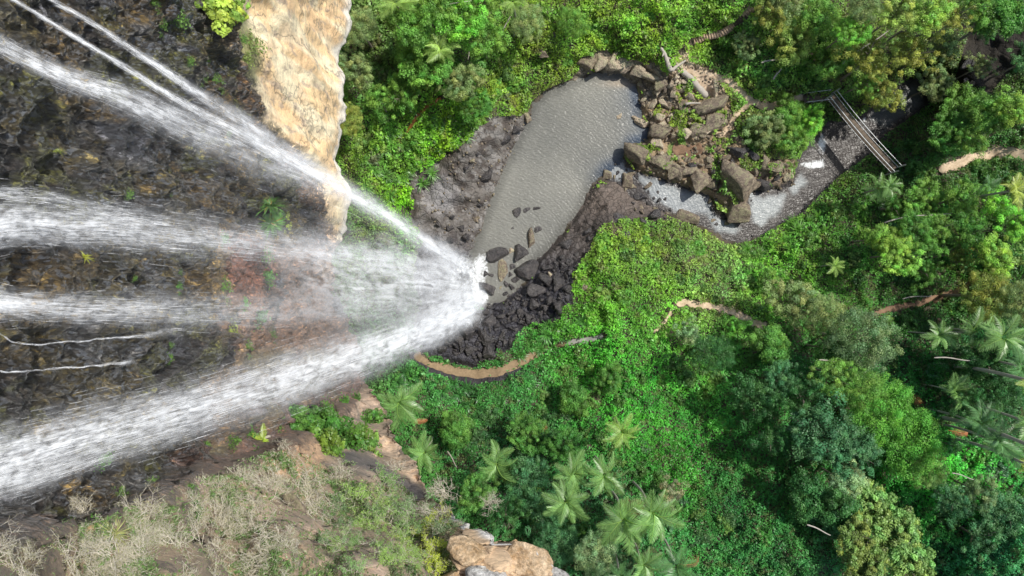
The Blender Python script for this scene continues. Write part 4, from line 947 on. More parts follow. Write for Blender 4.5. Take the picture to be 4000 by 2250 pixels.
land = empty('boardwalk', C0, 'short brown boardwalk leading to the bridge with rails on both sides', 'boardwalk'); e2 = at(2088, 240, z=3.1); a2 = math.atan2(*(e2-C0)[[1, 0]]); LL = np.linalg.norm(e2-C0); land.rotation_euler = (0, 0, a2)
v, f = join([box(((i+.5)*LL/24, 0, 0), (LL/24*.94, 1.3, .1)) for i in range(24)]); link('deck', mesh_np('deck', v, f), M['deck'], land)
for sd in (-1, 1):
    parts = [tube_pts([(0, sd*.72, 1.05), (LL*.5, sd*.72, 1.07), (LL, sd*.72, 1.05)], .05, 6)]+[tube_pts([(LL*t, sd*.72, -.3), (LL*t, sd*.72, 1.05)], .035, 6) for t in (0, .33, .66, 1)]
    v, f = join(parts); link('handrail', mesh_np('handrail', v, f), M['steel'], land)

# ------------------------------------------------------------------ the cliff
EDGE = [(862,-400),(860,-150),(862,0),(858,60),(846,120),(845,160),(834,250),(840,300),(836,340),(826,400),(838,425),(845,500),(850,560),(838,620),(842,700),(850,760),(872,830),(905,900),(925,960),(962,1020),(1000,1090),(1050,1170),(1062,1230),(1130,1285),(1180,1325),(1215,1322),(1255,1362),(1300,1352),(1350,1372),(1395,1420),(1440,1475),(1560,1600),(1700,1800)]
LOWER = [(-600,1330),(0,1300),(130,1318),(250,1285),(330,1235),(500,1165),(600,1150),(700,1105),(800,1060),(860,1010),(930,960)]
PROM = LOWER+[(2400,960),(2400,2600),(-600,2600)]
PD = [(-420,1500,9.5),(0,1449,12.5),(0,1330,13.5),(250,1300,16.5),(400,1300,18.5),(400,1449,16),(600,1250,24),(700,1150,30),(700,1400,20),(850,1040,44),(900,1250,31),(900,1449,22),(930,980,56),(1000,1110,47),(1040,1220,41),(1050,1330,31),
 (1000,1449,23),(1150,1400,27),(1250,1440,26),(1350,1400,27),(1450,1500,27),(1000,1700,20),(500,1700,12),(1500,1700,24),(-400,1700,9),(960,1010,54)]
ORANGE = [(520,-400),(545,-60),(572,20),(590,70),(592,130),(640,200),(660,300),(690,340),(738,382),(752,425),(795,470),(798,520),(835,610),(900,560),(910,-400)]
def edge_x(py): e = np.array(EDGE, float); return np.interp(py, e[:, 1], e[:, 0])+9*(fbm(np.asarray(py)/34., 0, 0, 5, 2)-.5)*2
def cliff_at(px, py, up=0.0):
    px = np.asarray(px, float); py = np.asarray(py, float)
    dwall = 12.75*F/np.maximum(CX-px, 300)
    dpr = shep(PD, px, py, 3.2, 50)
    sp = sdf(PROM, px, py)+22*(fbm(px/50, py/50, 0, 3, 15)-.5)
    m = sstep(22, -30, sp)
    D = dwall*(1-m)+dpr*m
    X = (px-CX)/F*D; Y = -(py-CY)/F*D; Z = H-D
    orr = sstep(12, -14, sdf(ORANGE, px, py)+20*(fbm(px/30, py/30, 0, 3, 12)-.5))
    # bedding: ledges of differing depth, blocks between them
    zz = Z+1.6*(fbm(Y*.25, Z*.12, 0, 3, 6)-.5)*2
    k = np.floor(zz/1.9); fr = zz/1.9-k
    blk = np.floor(Y/2.3+_h(k.astype(np.int64), 0, 0, 4)*3)
    st = _h(k.astype(np.int64), blk.astype(np.int64), 0, 3); stn = _h(k.astype(np.int64)+1, np.floor(Y/2.3+_h(k.astype(np.int64)+1, 0, 0, 4)*3).astype(np.int64), 0, 3)
    led = st+(stn-st)*sstep(.82, 1, fr)
    def ledge(per, wid, sd, nz_):
        z2 = Z/per+nz_*(fbm(Y*.7, Z*.35, 0, 3, sd+50)-.5); kk = np.floor(z2); ff = z2-kk; kk = kk.astype(np.int64)
        o1 = _h(kk, np.floor(Y/wid+_h(kk, 0, 0, sd+1)*3).astype(np.int64), 0, sd); o2 = _h(kk+1, np.floor(Y/wid+_h(kk+1, 0, 0, sd+1)*3).astype(np.int64), 0, sd)
        return o1+(o2-o1)*sstep(.72, 1, ff)-.5
    fine_ = ledge(.62, .75, 201, 2.4)*.36+ledge(.33, .4, 211, 3.0)*.16
    n = fbm(Y*.55, Z*.55, 0, 5, 8); n2 = fbm(Y*2.2, Z*1.8, 0, 4, 18); rid = 1-np.abs(2*fbm(Y*.9, Z*.9, 4, 4, 28)-1)
    dw = (led-.5)*.55+(n-.5)*1.5+(n2-.5)*.55+(rid-.6)*.35
    do = (n-.5)*1.4+(rid-.6)*.5+(n2-.5)*.30+.5
    wet = (1-m)*(1-orr); n4 = fbm(Y*6, Z*4, 0, 3, 58); dw = dw+fine_+(n4-.5)*.12+np.maximum(0, n2-.55)*.5
    do = (fbm(Y*.3, Z*.12, 0, 4, 68)-.5)*2.2+(fbm(Y*1.1, Z*.35, 0, 4, 69)-.5)*.3+.5
    X = X+wet*dw+(1-m)*orr*do
    g = fbm(X*.5, Y*.5, Z*.5, 4, 38); g2 = fbm(X*1.7, Y*1.7, Z*1.7, 4, 48)
    g3 = 1-np.abs(2*fbm(X*.8, Y*.8, Z*.8, 4, 78)-1)
    Z = Z+m*((g-.5)*3.2+(g2-.5)*1.4+(g3-.6)*1.2)+up*m; X = X+m*((g2-.5)*1.2)+up*(1-m)
    return np.stack([X, Y, Z], -1), m, orr
rows = np.arange(-320, 1640, 3.0); nc = 430
T = np.linspace(0, 1, nc)**.93
PY_ = np.repeat(rows[:, None], nc, 1); E_ = edge_x(rows)[:, None]; PX_ = -420+(E_+420)*T[None, :]
CP, m_, or_ = cliff_at(PX_, PY_)
Y_, Z_ = CP[..., 1], CP[..., 2]
a1 = fbm(Y_*.35, Z_*.30, 0, 4, 101); a2 = fbm(Y_*.9, Z_*.8, 0, 4, 102); a3 = fbm(Y_*2.5, Z_*1.2, 0, 3, 103)
c = np.ones(PX_.shape+(3,))*np.array([.036, .028, .022])
c = paint(c, sstep(.5, .62, a1), (.085, .065, .022)); c = paint(c, sstep(.58, .68, a2)*.6, (.11, .115, .135)); c = paint(c, sstep(.60, .68, a3)*.6, (.025, .022, .02))  # blue-grey patches: sky reflections painted into the wet rock
c = paint(c, sstep(.52, .60, fbm(Y_*.8, Z_*.5, 7, 4, 121))*.85, (.085, .085, .018)); c = paint(c, sstep(.58, .64, fbm(Y_*.5, Z_*.3, 9, 4, 131))*.8, (.13, .085, .028)); c = paint(c, sstep(100, 40, np.hypot(PX_-20, PY_-40))*.8, (.14, .11, .03)); c = paint(c, sstep(110, 60, np.hypot((PX_-60)*.8, (PY_-880)*1.6))*.8, (.09, .062, .018))
c = paint(c, sstep(120, 50, np.hypot((PX_-90)*.7, PY_-300))*sstep(.4, .6, a2)*.6, (.10, .08, .02))
brown = sstep(480, 540, PX_)*sstep(560, 650, PY_)*sstep(.35, .55, a1+.1); c = paint(c, brown*.9*(1-.7*sstep(860, 900, PY_)), (.22, .115, .06))
c = paint(c, sstep(110, 50, np.hypot(PX_-600, (PY_-665)))*.75, (.24, .085, .045)); c = paint(c, sstep(60, 30, np.hypot(PX_-520, (PY_-690)*.45))*sstep(.4, .5, a2)*.8, (.26, .17, .05))
c = paint(c, sstep(440, 560, PX_)*sstep(260, 60, PY_)*sstep(.42, .55, a2), (.16, .11, .05))
c = paint(c, sstep(26, 6, dline([(560,10),(600,120),(610,220),(660,330),(740,420),(800,560)], PX_, PY_))*.8, (.13, .065, .03))
c = paint(c, sstep(30, 8, dline([(780,480),(830,560),(830,640),(815,700)], PX_, PY_))*sstep(.4, .5, a2), (.42, .27, .16))
oc = np.ones(PX_.shape+(3,))*np.array([.95, .66, .34]); b1 = fbm(Y_*1.2, Z_*.25, 0, 4, 111); oc = paint(oc, sstep(.42, .60, b1), (.95, .80, .52)); oc = paint(oc, sstep(.60, .68, fbm(Y_*.7, Z_*.2, 3, 4, 112))*.4, (.78, .48, .24)); oc = paint(oc, sstep(.6, .66, a1)*.4, (.66, .40, .20))
oc = paint(oc, sstep(.66, .72, a3)*.7, (.45, .34, .25)); oc = paint(oc, sstep(20, 4, np.abs(PX_-E_)), (.85, .78, .66))
oc = paint(oc, sstep(36, 14, dline([(600,60),(625,130),(630,200)], PX_, PY_)+20*(a2-.5))*.85, (.20, .22, .06)); oc = paint(oc, sstep(14, 5, np.hypot(PX_-770, PY_-150)+20*(a2-.5)), (.40, .34, .28))
pc = np.ones(PX_.shape+(3,))*np.array([.33, .23, .14]); pc = paint(pc, sstep(.45, .6, a2), (.20, .15, .09)); pc = paint(pc, sstep(.56, .66, a1)*.8, (.50, .36, .26)); pc = paint(pc, sstep(.56, .64, a3)*.5, (.09, .07, .055))
pc = paint(pc, sstep(95, 60, np.hypot(PX_-750, (PY_-1140)*1.4)+40*(a2-.5)), (.52, .32, .18)); pc = paint(pc, sstep(60, 35, np.hypot(PX_-730, PY_-1290)+40*(a2-.5))*.8, (.32, .22, .14))
pc = paint(pc, sstep(24, 8, dline([(880,1150),(960,1180),(1050,1240)], PX_, PY_)+25*(a2-.5)), (.075, .06, .055)); pc = paint(pc, sstep(26, 8, dline([(955,1090),(1050,1200)], PX_, PY_)+16*(a2-.5)), (.50, .36, .24))  # first stroke paints the promontory's small shadows into the ground colour
pc = paint(pc, sstep(40, 10, -sdf([(-700,1900),(-700,1330),(0,1290),(330,1215),(550,1140),(800,1040),(860,1090),(560,1220),(330,1330),(0,1370)], PX_, PY_)*-1)*.9*(PX_ < 860)*0, (.1, .06, .04))
bd = np.abs(sdf(PROM, PX_, PY_)); pc = paint(pc, sstep(55, 15, bd)*(PX_ < 900)*.85, (.12, .062, .035)); c = paint(c, sstep(90, 20, bd)*sstep(380, 520, PX_)*sstep(.35, .5, a2), (.14, .065, .035))
outc = sstep(8, -10, sdf([(1120,1560),(1120,1330),(1150,1290),(1290,1330),(1420,1400),(1600,1560)], PX_, PY_)+20*(a2-.5)); pc = paint(pc, outc, (.60, .42, .25)); pc = paint(pc, outc*sstep(26, 8, np.abs(PX_-E_)+10*(a3-.5)), (.62, .60, .57)); pc = paint(pc, outc*sstep(.55, .62, a2), (.42, .34, .26))
cc = c*(1-or_[..., None])+oc*or_[..., None]; cc = cc*(1-m_[..., None])+pc*m_[..., None]
wetw = np.clip((1-or_)*(1-m_)+m_*sstep(60, 20, bd)*(PX_ < 900)*.7, 0, 1)
wetw = wetw*(1-.55*brown)
ed = CP[:, -1]; out = ed[:, :2]/np.linalg.norm(ed[:, :2], axis=1, keepdims=True); slope = np.linalg.norm(ed[:, :2], axis=1)/(H-ed[:, 2])
sk = []
for dz, ex in ((.5, .6), (2.5, 3.0), (9, 4), (25, 4), (200, 5)):
    z = np.maximum(ed[:, 2]-dz, -6); dd = ed[:, 2]-z; o2 = ex+dd*slope*1.12
    if dz < 1: o2 = ex*np.ones(len(dd))
    sk.append(np.concatenate([ed[:, :2]+out*o2[:, None], z[:, None]], 1)[:, None])
CP = np.concatenate([CP]+sk, 1); ns_ = len(sk)
cc = np.concatenate([cc]+[cc[:, -1:]*.6]*ns_, 1); wetw = np.concatenate([wetw]+[wetw[:, -1:]]*ns_, 1)
nr, ncc = CP.shape[:2]
f_ = grid_faces(nr, ncc)
me = mesh_np('cliff', CP.reshape(-1, 3), f_, pcol=cc.reshape(-1, 3), smooth=True, extra=dict(wet=wetw.ravel()))
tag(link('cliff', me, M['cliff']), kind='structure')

# ------------------------------------------------------------------ plants rooted on the cliff
def fern_mesh(name, seed, n=260):
    r = np.random.default_rng(seed); k = 9; cen = np.stack([r.normal(0, .35, k), r.normal(0, .5, k), r.uniform(0, .3, k)], 1); i = r.integers(0, k, n)
    P = cen[i]+r.normal(0, .22, (n, 3)); V, Fq = leaves(P, np.tile([0, 0, 1.], (n, 1)), r.uniform(.06, .15, n), .5, .7, r)
    me = mesh_np(name, V, Fq, col=np.tile(r.uniform(.5, 1.4, (n, 1)), (1, 3))*np.array([1, 1, 1])); me.materials.append(M['leaf']); return me
FERN = [fern_mesh('fern', 300+i) for i in range(3)]
def on_cliff(px, py, up=0.0):
    p, m, o = cliff_at(np.array([float(px)]), np.array([float(py)]), up); p = p[0]; return p, H-p[2]
def cbush(px, py, r, color, label, mesh=0, cat='plant', name='fern_clump', flat=.7, group=None, sy=1.0):
    p, d = on_cliff(px, py, .12 if name != 'bush' else .35); R = r/F*d
    b = link(name, (BUSHM if name == 'bush' else FERN)[mesh]); b.location = p; R *= 1.25
    b.rotation_euler = (0, .9, random.uniform(-.5, .5)) if py < 1090 else (0, 0, random.uniform(0, 6)); b.scale = (R, R*sy, R*flat)
    g = GREEN[color] if isinstance(color, str) else color; q = random.uniform(.9, 1.15); b.color = (g[0]*q, g[1]*q, g[2]*q, 1); return tag(b, label, cat, group)
for a in [(498,14,46,(.36,.52,.09),'yellow-green bush at the top between wet rock and orange cliff',3,'bush','bush'),(548,25,24,(.36,.52,.09),'small yellow-green bush at the top edge of the orange rock',3,'bush','bush'),
 (432,45,22,'lime','pale fern patch on the wet rock left of the yellow bush',2),(403,65,13,'lime','hanging fern streak left of the pale fern patch',1),(370,8,12,'lime','small fern tuft at the top edge of the wet wall',1),(545,55,18,(.30,.36,.07),'fern cluster below the yellow-green bush',0),
 (562,100,14,'lime','broad-leaf tuft beside the orange rock',0),(534,148,9,'lime','narrow bright fern at the wet bulge',1),(460,155,13,'lime','small pale tuft on the wet rock ledge',0),(625,115,26,(.20,.28,.08),'green moss plants growing on the orange rock',2),
 (616,150,18,(.22,.28,.08),'second lower patch of plants on the orange rock',2),(545,200,16,'lime','spiky fern under the wet bulge',1),(513,198,10,'lime','small fern left of the spiky fern',1),(504,437,11,'bright','small leafy tuft alone on the wet wall',0),
 (280,490,13,'lime','fern tuft above the main left cascade',0),(437,487,11,'lime','narrow fern tuft above the middle of the cascade',1),(563,338,9,'lime','leaf clump seen through the upper spray',1),(310,700,8,'lime','small tuft on the dark rock between two cascades',0),
 (420,686,7,'lime','tiny fern on the dark rock near the brown patch',1),(655,690,22,'bright','tall narrow fern strip on the brown rock',0),(520,720,18,'lime','fern growing at the left of the brown rock',1),(640,790,26,'mid','misty fern patch inside the spray',0),
 (578,830,20,(.35,.42,.08),'yellow-green leafy spray low on the brown rock',1),(590,870,13,'lime','leaf clump right below the yellow-green spray',1),(440,870,10,'lime','thin hanging fern streak low on the wet wall',2),(430,900,12,'lime','lower end of the hanging fern streaks',0),
 (540,600,16,'bright','fern half hidden by the main left cascade',0),(720,545,9,(.5,.62,.14),'bright round leaf clump, upper of two right of the tussock',1),(722,570,9,(.5,.62,.14),'bright round leaf clump, lower of two right of the tussock',1),(685,840,12,'lime','small fern under the misty fern patch',1),
 (257,1150,26,'bright','fern bunch sticking through the lower waterfall',0),(257,1240,14,'lime','small leafy tuft on the black rock at the lower left',1),(645,640,20,'lime','fern strip hanging just below the lower tussock',2),(600,760,16,'bright','faint fern streak in the middle of the brown rock',0),(395,720,9,'bright','speck of fern between the two lower cascades',1),(350,1215,13,'lime','little fern at the edge of the black rock under the thick fall',2),(520,1120,15,'lime','leafy tuft on the reddish rock under the thick fall',0),(690,1040,18,'lime','pale fern half covered by the edge of the thick fall',1),(605,1082,24,'bright','leafy plants left of the small cliff palm',1),(570,1110,18,'lime','heart-leaved plants below left of the small cliff palm',1),
 (735,1050,30,'bright','green bush on the brown rock above the small palm',0,'bush','bush'),(790,1080,40,'bright','bright bush in the notch beside the lower waterfall',2,'bush','bush'),(850,1105,66,'bright','largest bright green bush on the promontory',2,'bush','bush'),(815,1120,40,(.2,.36,.06),'bright bush touching the left of the largest promontory bush',0,'bush','bush'),(835,1060,36,'bright','bright bush just above the largest promontory bush',1,'bush','bush'),(905,1120,40,(.18,.34,.07),'soft green bush right of the largest bright bush',0,'bush','bush'),
 (855,1010,20,'bright','green streak of plants at the corner of the cliff',0),(900,1000,22,'mid','plants under the lower waterfall at the cliff corner',0),(940,1060,30,'bright','bush at the cliff edge beside the first palm',2,'bush','bush'),
 (485,1262,36,'mid','deep green bush in the dry brush',2,'bush','bush'),(480,1235,20,'mid','little green bush above the deep green one in the brush',0,'bush','bush'),(255,1318,20,'bright','green tuft at the left beside the pale grass tuft',1)]:
    nm = a[6] if len(a) > 6 else 'fern_clump'; cbush(a[0], a[1], a[2], a[3], a[4], a[5], 'bush' if nm == 'bush' else 'fern', nm)
TUSS = rosette('tussock', 90, 170, .03, .65, 10)
for px, py, r, sx in ((655, 520, 46, 1.0), (672, 560, 46, .9)):
    p, d = on_cliff(px, py, .35); R = r/F*d; o = link('tussock', TUSS); o.location = p; o.rotation_euler = (0, 1.0, px); o.scale = (R, R, R*.8); o.color = (.14, .30, .08, 1)
    tag(o, 'upper half of the big spiky green tussock with reddish tips' if py < 540 else 'lower half of the big spiky tussock hanging over the spray', 'plant')
p, d = on_cliff(178, 647, .2); o = link('grass_tuft', rosette('grass_tuft', 91, 22, .05, .9)); R = 28/F*d; o.location = p; o.scale = (R, R*.6, R*.6); o.rotation_euler = (0, .9, 0); o.color = (.42, .45, .05, 1); tag(o, 'yellow grass tuft on dark wet rock', 'grass tuft')
p, d = on_cliff(88, 382, .2); o = link('grass_tuft', o.data); R = 26/F*d; o.location = p; o.scale = (R, R*.6, R*.6); o.rotation_euler = (0, .9, 1); o.color = (.20, .24, .06, 1); tag(o, 'olive grass tuft on wet rock under the misty cascade', 'grass tuft')
p, d = on_cliff(320, 1312, .2); o = link('grass_tuft', rosette('grass_tuft', 92, 60, .02, .4)); R = 46/F*d; o.location = p; o.scale = (R,)*3; o.rotation_euler = (0, .9, .6); o.color = (.40, .42, .16, 1); tag(o, 'pale feathery grass tuft at the top of the dry brush', 'grass tuft')
p, d = on_cliff(668, 1100, .3); palm(668, 1100, 36*d/(H-p[2]), .5, (.36,.50,.08), 'small yellow-green palm growing on the cliff beside the lower waterfall', nf=6, pos=tuple(p))

def twigs(name, seed, stems=9, lv=3, leafn=0, leafs=.03, r0=.010, spread=1.0, upz=.55):
    r = np.random.default_rng(seed); parts = []; LP = []
    def grow(p, d, L, rad, depth):
        q = np.linspace(0, 1, 6)[:, None]; bend = r.normal(0, .30, 3); pts = p+d*L*q+bend*L*q**2; parts.append(tube_pts(pts, np.linspace(rad, rad*.55, 6), 3))
        if depth <= 1:
            for _ in range(leafn): LP.append(pts[r.integers(2, 6)]+r.normal(0, .03, 3))
        if depth > 0:
            for _ in range(r.integers(2, 5)):
                i = r.integers(2, 6); nd = d+r.normal(0, .75, 3); nd[2] = nd[2]*.6+.1; nd /= np.linalg.norm(nd); grow(pts[i], nd, L*r.uniform(.5, .8), rad*.62, depth-1)
    for k in range(stems):
        a = r.uniform(0, 6.28); d = np.array([math.cos(a)*spread, math.sin(a)*spread, r.uniform(.2, upz+.4)]); d /= np.linalg.norm(d); grow(np.array([r.normal(0, .08), r.normal(0, .08), 0]), d, r.uniform(.3, .55), r0, lv)
    V, Fq = join(parts); me = mesh_np(name, V, Fq, smooth=True)
    lm = None
    if leafn:
        P = np.array(LP); v, f = leaves(P, np.tile([0, 0, 1.], (len(P), 1)), leafs, .45, .8, r); lm = mesh_np('leaves', v, f, col=np.tile(r.uniform(.6, 1.5, (len(P), 1)), (1, 3))); lm.materials.append(M['leaf'])
    return me, lm
DRY = [twigs('branches', 200+i, 15, 3, 3, .013, .0125) for i in range(4)]; GRN = [twigs('branches', 220+i, 10, 3, 9, .022, .011, .9, .8) for i in range(4)]
for m2, _ in DRY+GRN: m2.materials.append(M['twig'])
def shrub(px, py, r, kind, lc, label, group=None, up=0.0):
    p, d = on_cliff(px, py, up); R = r/F*d; e = empty('dry_shrub' if kind == 'dry' else 'leafy_shrub', p, label, 'shrub', group, rz=random.uniform(0, 6.28), sc=R)
    br_, lf = random.choice(DRY if kind == 'dry' else GRN); link('branches', br_, None, e); l = link('leaves', lf, None, e); q = random.uniform(.85, 1.2); l.color = (lc[0]*q, lc[1]*q, lc[2]*q, 1); return e
random.seed(19)
BR1 = [(-20,1345),(130,1355),(260,1345),(420,1265),(600,1190),(720,1165),(820,1220),(780,1330),(720,1460),(-20,1460)]
k = 0; pts = []
while k < 64:
    x, y = random.uniform(-30, 820), random.uniform(1160, 1465)
    if sdf(BR1, np.array([x]), np.array([y]))[0] > 0 or any((x-a)**2+(y-b)**2 < 26**2 for a, b in pts): 
        if random.random() > .02: continue
        if sdf(BR1, np.array([x]), np.array([y]))[0] > 0: continue
    pts.append((x, y)); shrub(x, y, random.uniform(50, 100), 'dry', random.choice([(.36,.37,.16),(.28,.34,.13),(.46,.44,.27)]), 'tangled grey-brown leafless shrub in the dry brush at the bottom left', 'dry shrubs on the promontory'); k += 1
for x, y, r, lab in [(60,1345,110,'bleached bare shrub sticking over the black rock at the left edge'),(190,1290,70,'thin bare branches rising against the wet rock near the left'),(740,1130,50,'small dry shrub on the orange soil patch'),(780,1230,55,'dry shrub on the brown rocks right of the brush'),(860,1200,60,'greyish dry shrub between two rock ribs'),
  (1120,1235,60,'faded pinkish-brown dry bush at the cliff edge'),(1090,1290,60,'pale dry bush above the sandstone outcrop'),(1225,1275,45,'small dry bush just above the outcrop notch'),(1010,1180,45,'dry bush between the dark band and the edge palm'),(950,1055,40,'dry twiggy bush below the cliff corner')]:
    shrub(x, y, r, 'dry', (.30,.28,.16), lab)
BR2 = [(800,1330),(850,1270),(900,1200),(1000,1200),(1040,1270),(1120,1300),(1130,1460),(760,1460)]
k = 0; pts = []
while k < 30:
    x, y = random.uniform(760, 1130), random.uniform(1190, 1465)
    if sdf(BR2, np.array([x]), np.array([y]))[0] > 0 or any((x-a)**2+(y-b)**2 < 32**2 for a, b in pts): continue
    pts.append((x, y)); shrub(x, y, random.uniform(50, 80), 'leafy', random.choice([(.22,.40,.13),(.30,.48,.12),(.48,.58,.08),(.18,.30,.14)]), 'twiggy green shrub with pale branches between brush and outcrop', 'leafy shrubs left of the outcrop'); k += 1
# fine dry grass and litter of the brush
def brush_cover(n, poly, cols, label, size, up, asp):
    xs_, ys_ = zip(*poly); X = rng.uniform(min(xs_), max(xs_), n); Y = rng.uniform(min(ys_), max(ys_), n); k = (sdf(poly, X, Y) < 0) & (fbm(X/35, Y/35, 0, 3, 91) > .36) & (X < edge_x(Y)-8); X, Y = X[k], Y[k]
    P, _, _ = cliff_at(X, Y); d = H-P[:, 2]; P[:, 2] += rng.uniform(0, up, len(X)); c_ = np.array(cols)[rng.integers(0, len(cols), len(X))]*rng.uniform(.6, 1.4, (len(X), 1))
    V, Fq = leaves(P, np.tile([0, 0, 1.], (len(X), 1)), size*d/20, asp, .8); o = link('brush_litter', mesh_np('brush_litter', V, Fq, col=c_), M['leaf']); tag(o, label, 'undergrowth', kind='stuff')
brush_cover(70000, [(-60,1350),(250,1310),(400,1240),(560,1180),(700,1125),(900,1150),(860,1330),(800,1460),(-60,1460)], [(.34,.36,.22),(.22,.32,.13),(.14,.27,.08),(.46,.45,.36),(.18,.34,.10)], 'matted dry grass and low olive leaves of the promontory', .075, .35, .17)
brush_cover(60000, [(780,1460),(790,1330),(860,1230),(960,1180),(1050,1250),(1150,1290),(1140,1460)], [(.10,.19,.07),(.15,.26,.08),(.20,.24,.12),(.30,.28,.2)], 'low green heath leaves left of the sandstone outcrop', .04, .35, .3)
def crock(px, py, rx, ry, rot, mat, label, hz=.8):
    p, d = on_cliff(px, py); s = d/F; o = link('boulder', bmesh_of(mat, random.randrange(6))); o.location = p; o.scale = (rx*s, ry*s, min(rx, ry)*s*hz); o.rotation_euler = (0, 0, math.radians(rot)); o.color = (1, 1, 1, 1); tag(o, label, 'boulder')
crock(1185,1375,62,52,10,'orange','tan sandstone block forming the left part of the outcrop')
crock(1335,1420,70,55,-35,'orange','sandstone block with a white rim, right end of the outcrop')
crock(1240,1440,75,34,5,'lichen','lichen-whitened slab at the bottom of the outcrop')
crock(1292,1385,30,24,20,'orange','small tan block wedged between the two big outcrop blocks')
crock(1385,1452,42,30,-30,'lichen','whitish stone at the lower right tip of the outcrop')
crock(1158,1440,44,40,60,'orange','tan block at the lower left of the outcrop')
crock(1205,1408,26,12,-10,'lichen','small white lichen-covered stone between the outcrop blocks')
crock(735,1285,42,20,-60,'brown','slanting brown rock rib at the right of the dry brush')
crock(830,1265,30,16,-30,'brown','brown rock among dark hollows right of the brush')
crock(205,1345,30,10,35,'orange','pale split stone at the top left of the brush')

# ------------------------------------------------------------------ waterfalls
white = NT('water_strand'); wb = white.n('ShaderNodeBsdfDiffuse', {'Color': (.9, .92, .95, 1)}); wt = white.n('ShaderNodeBsdfTranslucent', {'Color': (.9, .92, .95, 1)}); wm = white.n('ShaderNodeMixShader', {0: .4, 1: wb.outputs[0], 2: wt.outputs[0]}); white.set(wb, 'Normal', white.n('ShaderNodeCombineXYZ', {0: .48, 1: .3, 2: .82}).outputs[0]); white.set(wm, 0, .1); white.t.links.new(wm.outputs[0], white.out.inputs[0])
def fall(ctrl, label, xa=11.5, kx=.0585, layers=3, strands=900, sw=1.3, name='waterfall', seed=1, par=None, power=1.5, sheet='water_sheet'):
    r = np.random.default_rng(seed); C = np.array(ctrl, float); n = 90; nu = 19
    px = np.linspace(C[0, 0], C[-1, 0], n); py, hw, de, mi = (np.interp(px, C[:, 0], C[:, i]) for i in (1, 2, 3, 4))
    sm = np.ones(7)/7; py = np.convolve(np.pad(py, 3, 'reflect', reflect_type='odd'), sm, 'valid')
    if hw.max() < 30 and hw[0] < 3: py = py+(fbm(px/22, seed, 0, 3, seed)-.5)*9; de = de*(.45+.9*fbm(px/9, seed, 3, 3, seed+5))
    def pt(x, y, xo):
        d = (xa-xo+17*kx)/(kx+(CX-x)/F); return np.stack([(x-CX)/F*d, -(y-CY)/F*d, H-d], -1)
    e = empty(name, pt(px[0], py[0], 0), label, 'waterfall'); e0 = np.array(e.location)
    U = np.linspace(-1, 1, nu)
    for L in range(layers):
        xo = (L-(layers-1)/2)*.28; ph = r.uniform(0, 99)
        wob = (fbm(px/70+ph, 0, 0, 3, seed+L)-.5)*.5; w = hw[:, None]*(1+.35*(fbm(px[:, None]/60+ph, U[None]*.5+5, 0, 3, seed+L+9)-.5))
        Xp = px[:, None]+0*U[None]; Yp = py[:, None]+w*1.45*(U[None]+wob[:, None]*.35)
        V = pt(Xp, Yp, xo)-e0
        V[..., 0] += .25*(fbm(Xp/50, Yp/14., 0, 3, seed+40+L)-.5)
        edge = (np.exp(-(U/.50)**2*(2.2/power if power < 3 else .5))*np.clip((1-np.abs(U))*4, 0, 1))[None]*1.25*(.55+.9*fbm(Xp/240, Yp/9., ph, 3, seed+60+L))
        dens = de[:, None]*edge*1.0/layers**.35
        uv = np.stack([Yp-py[:, None]*.98+ph*13, Xp+ph*40], -1).reshape(-1, 2)
        me = mesh_np(sheet, V.reshape(-1, 3), grid_faces(n, nu), smooth=True, extra=dict(dens=dens.ravel(), mist=(np.clip(mi[:, None]*1.05+.14, 0, 1)+0*Xp).ravel()), uv=uv)
        link(sheet, me, M['fall'], e)
    if strands:
        wx = 1.0
        m = int(strands*.17); x = r.uniform(px[0], px[-1], m*3); keep = r.random(m*3) < 2.2* np.interp(x, px, np.clip(de*(1-1.25*mi), 0, 1.2))*hw.mean()/hw.max()*1.0; x = x[keep][:m]; m = len(x)
        u = np.clip(r.normal(0, .5, m), -1.35, 1.35); y = np.interp(x, px, py)+u*np.interp(x, px, hw)
        ln = r.uniform(8, 40, m)*np.where(r.random(m) < .2, 2, 1); x2 = np.minimum(x+ln, px[-1]); y2 = np.interp(x2, px, py)+u*np.interp(x2, px, hw)+r.normal(0, .5, m)
        xo = r.uniform(-.1, .7, m); w = r.uniform(.25, .8, m)*sw*.5; a, b = pt(x, y, xo), pt(x2, y2, xo); a1_, b1_ = pt(x, y+w, xo), pt(x2, y2+w*.3, xo)
        V = np.stack([a, a1_, b1_, b], 1).reshape(-1, 3)-e0; link('strands', mesh_np('strands', V, np.arange(m*4).reshape(m, 4)), white.m, e)['kind'] = 'stuff'
    return e
W1 = [(-60,-55,6,1.2,.0),(40,3,6,1.2,.0),(150,70,7,1.4,.0),(260,135,9,1.2,.0),(420,235,12,1.1,.05),(560,312,18,1.0,.15),(700,385,24,.95,.3),(850,470,30,1.15,.6),(960,535,32,.9,.8),(1060,600,32,1.0,.85),(1130,645,32,1.1,.8),(1175,668,26,.5,.9),(1195,680,22,.0,.9)]
fall(W1, 'long thin cascade from the top left corner crossing the orange cliff', seed=3, strands=1500)
fall([(60,-40,5,1.0,0),(130,0,7,1.2,0),(260,75,10,1.1,0),(380,155,15,1.0,.05),(500,235,22,.8,.15),(620,310,30,.65,.3),(740,390,28,.45,.6),(850,455,26,.0,.8)], 'uppermost cascade running above the long thin one', seed=5, strands=1100)
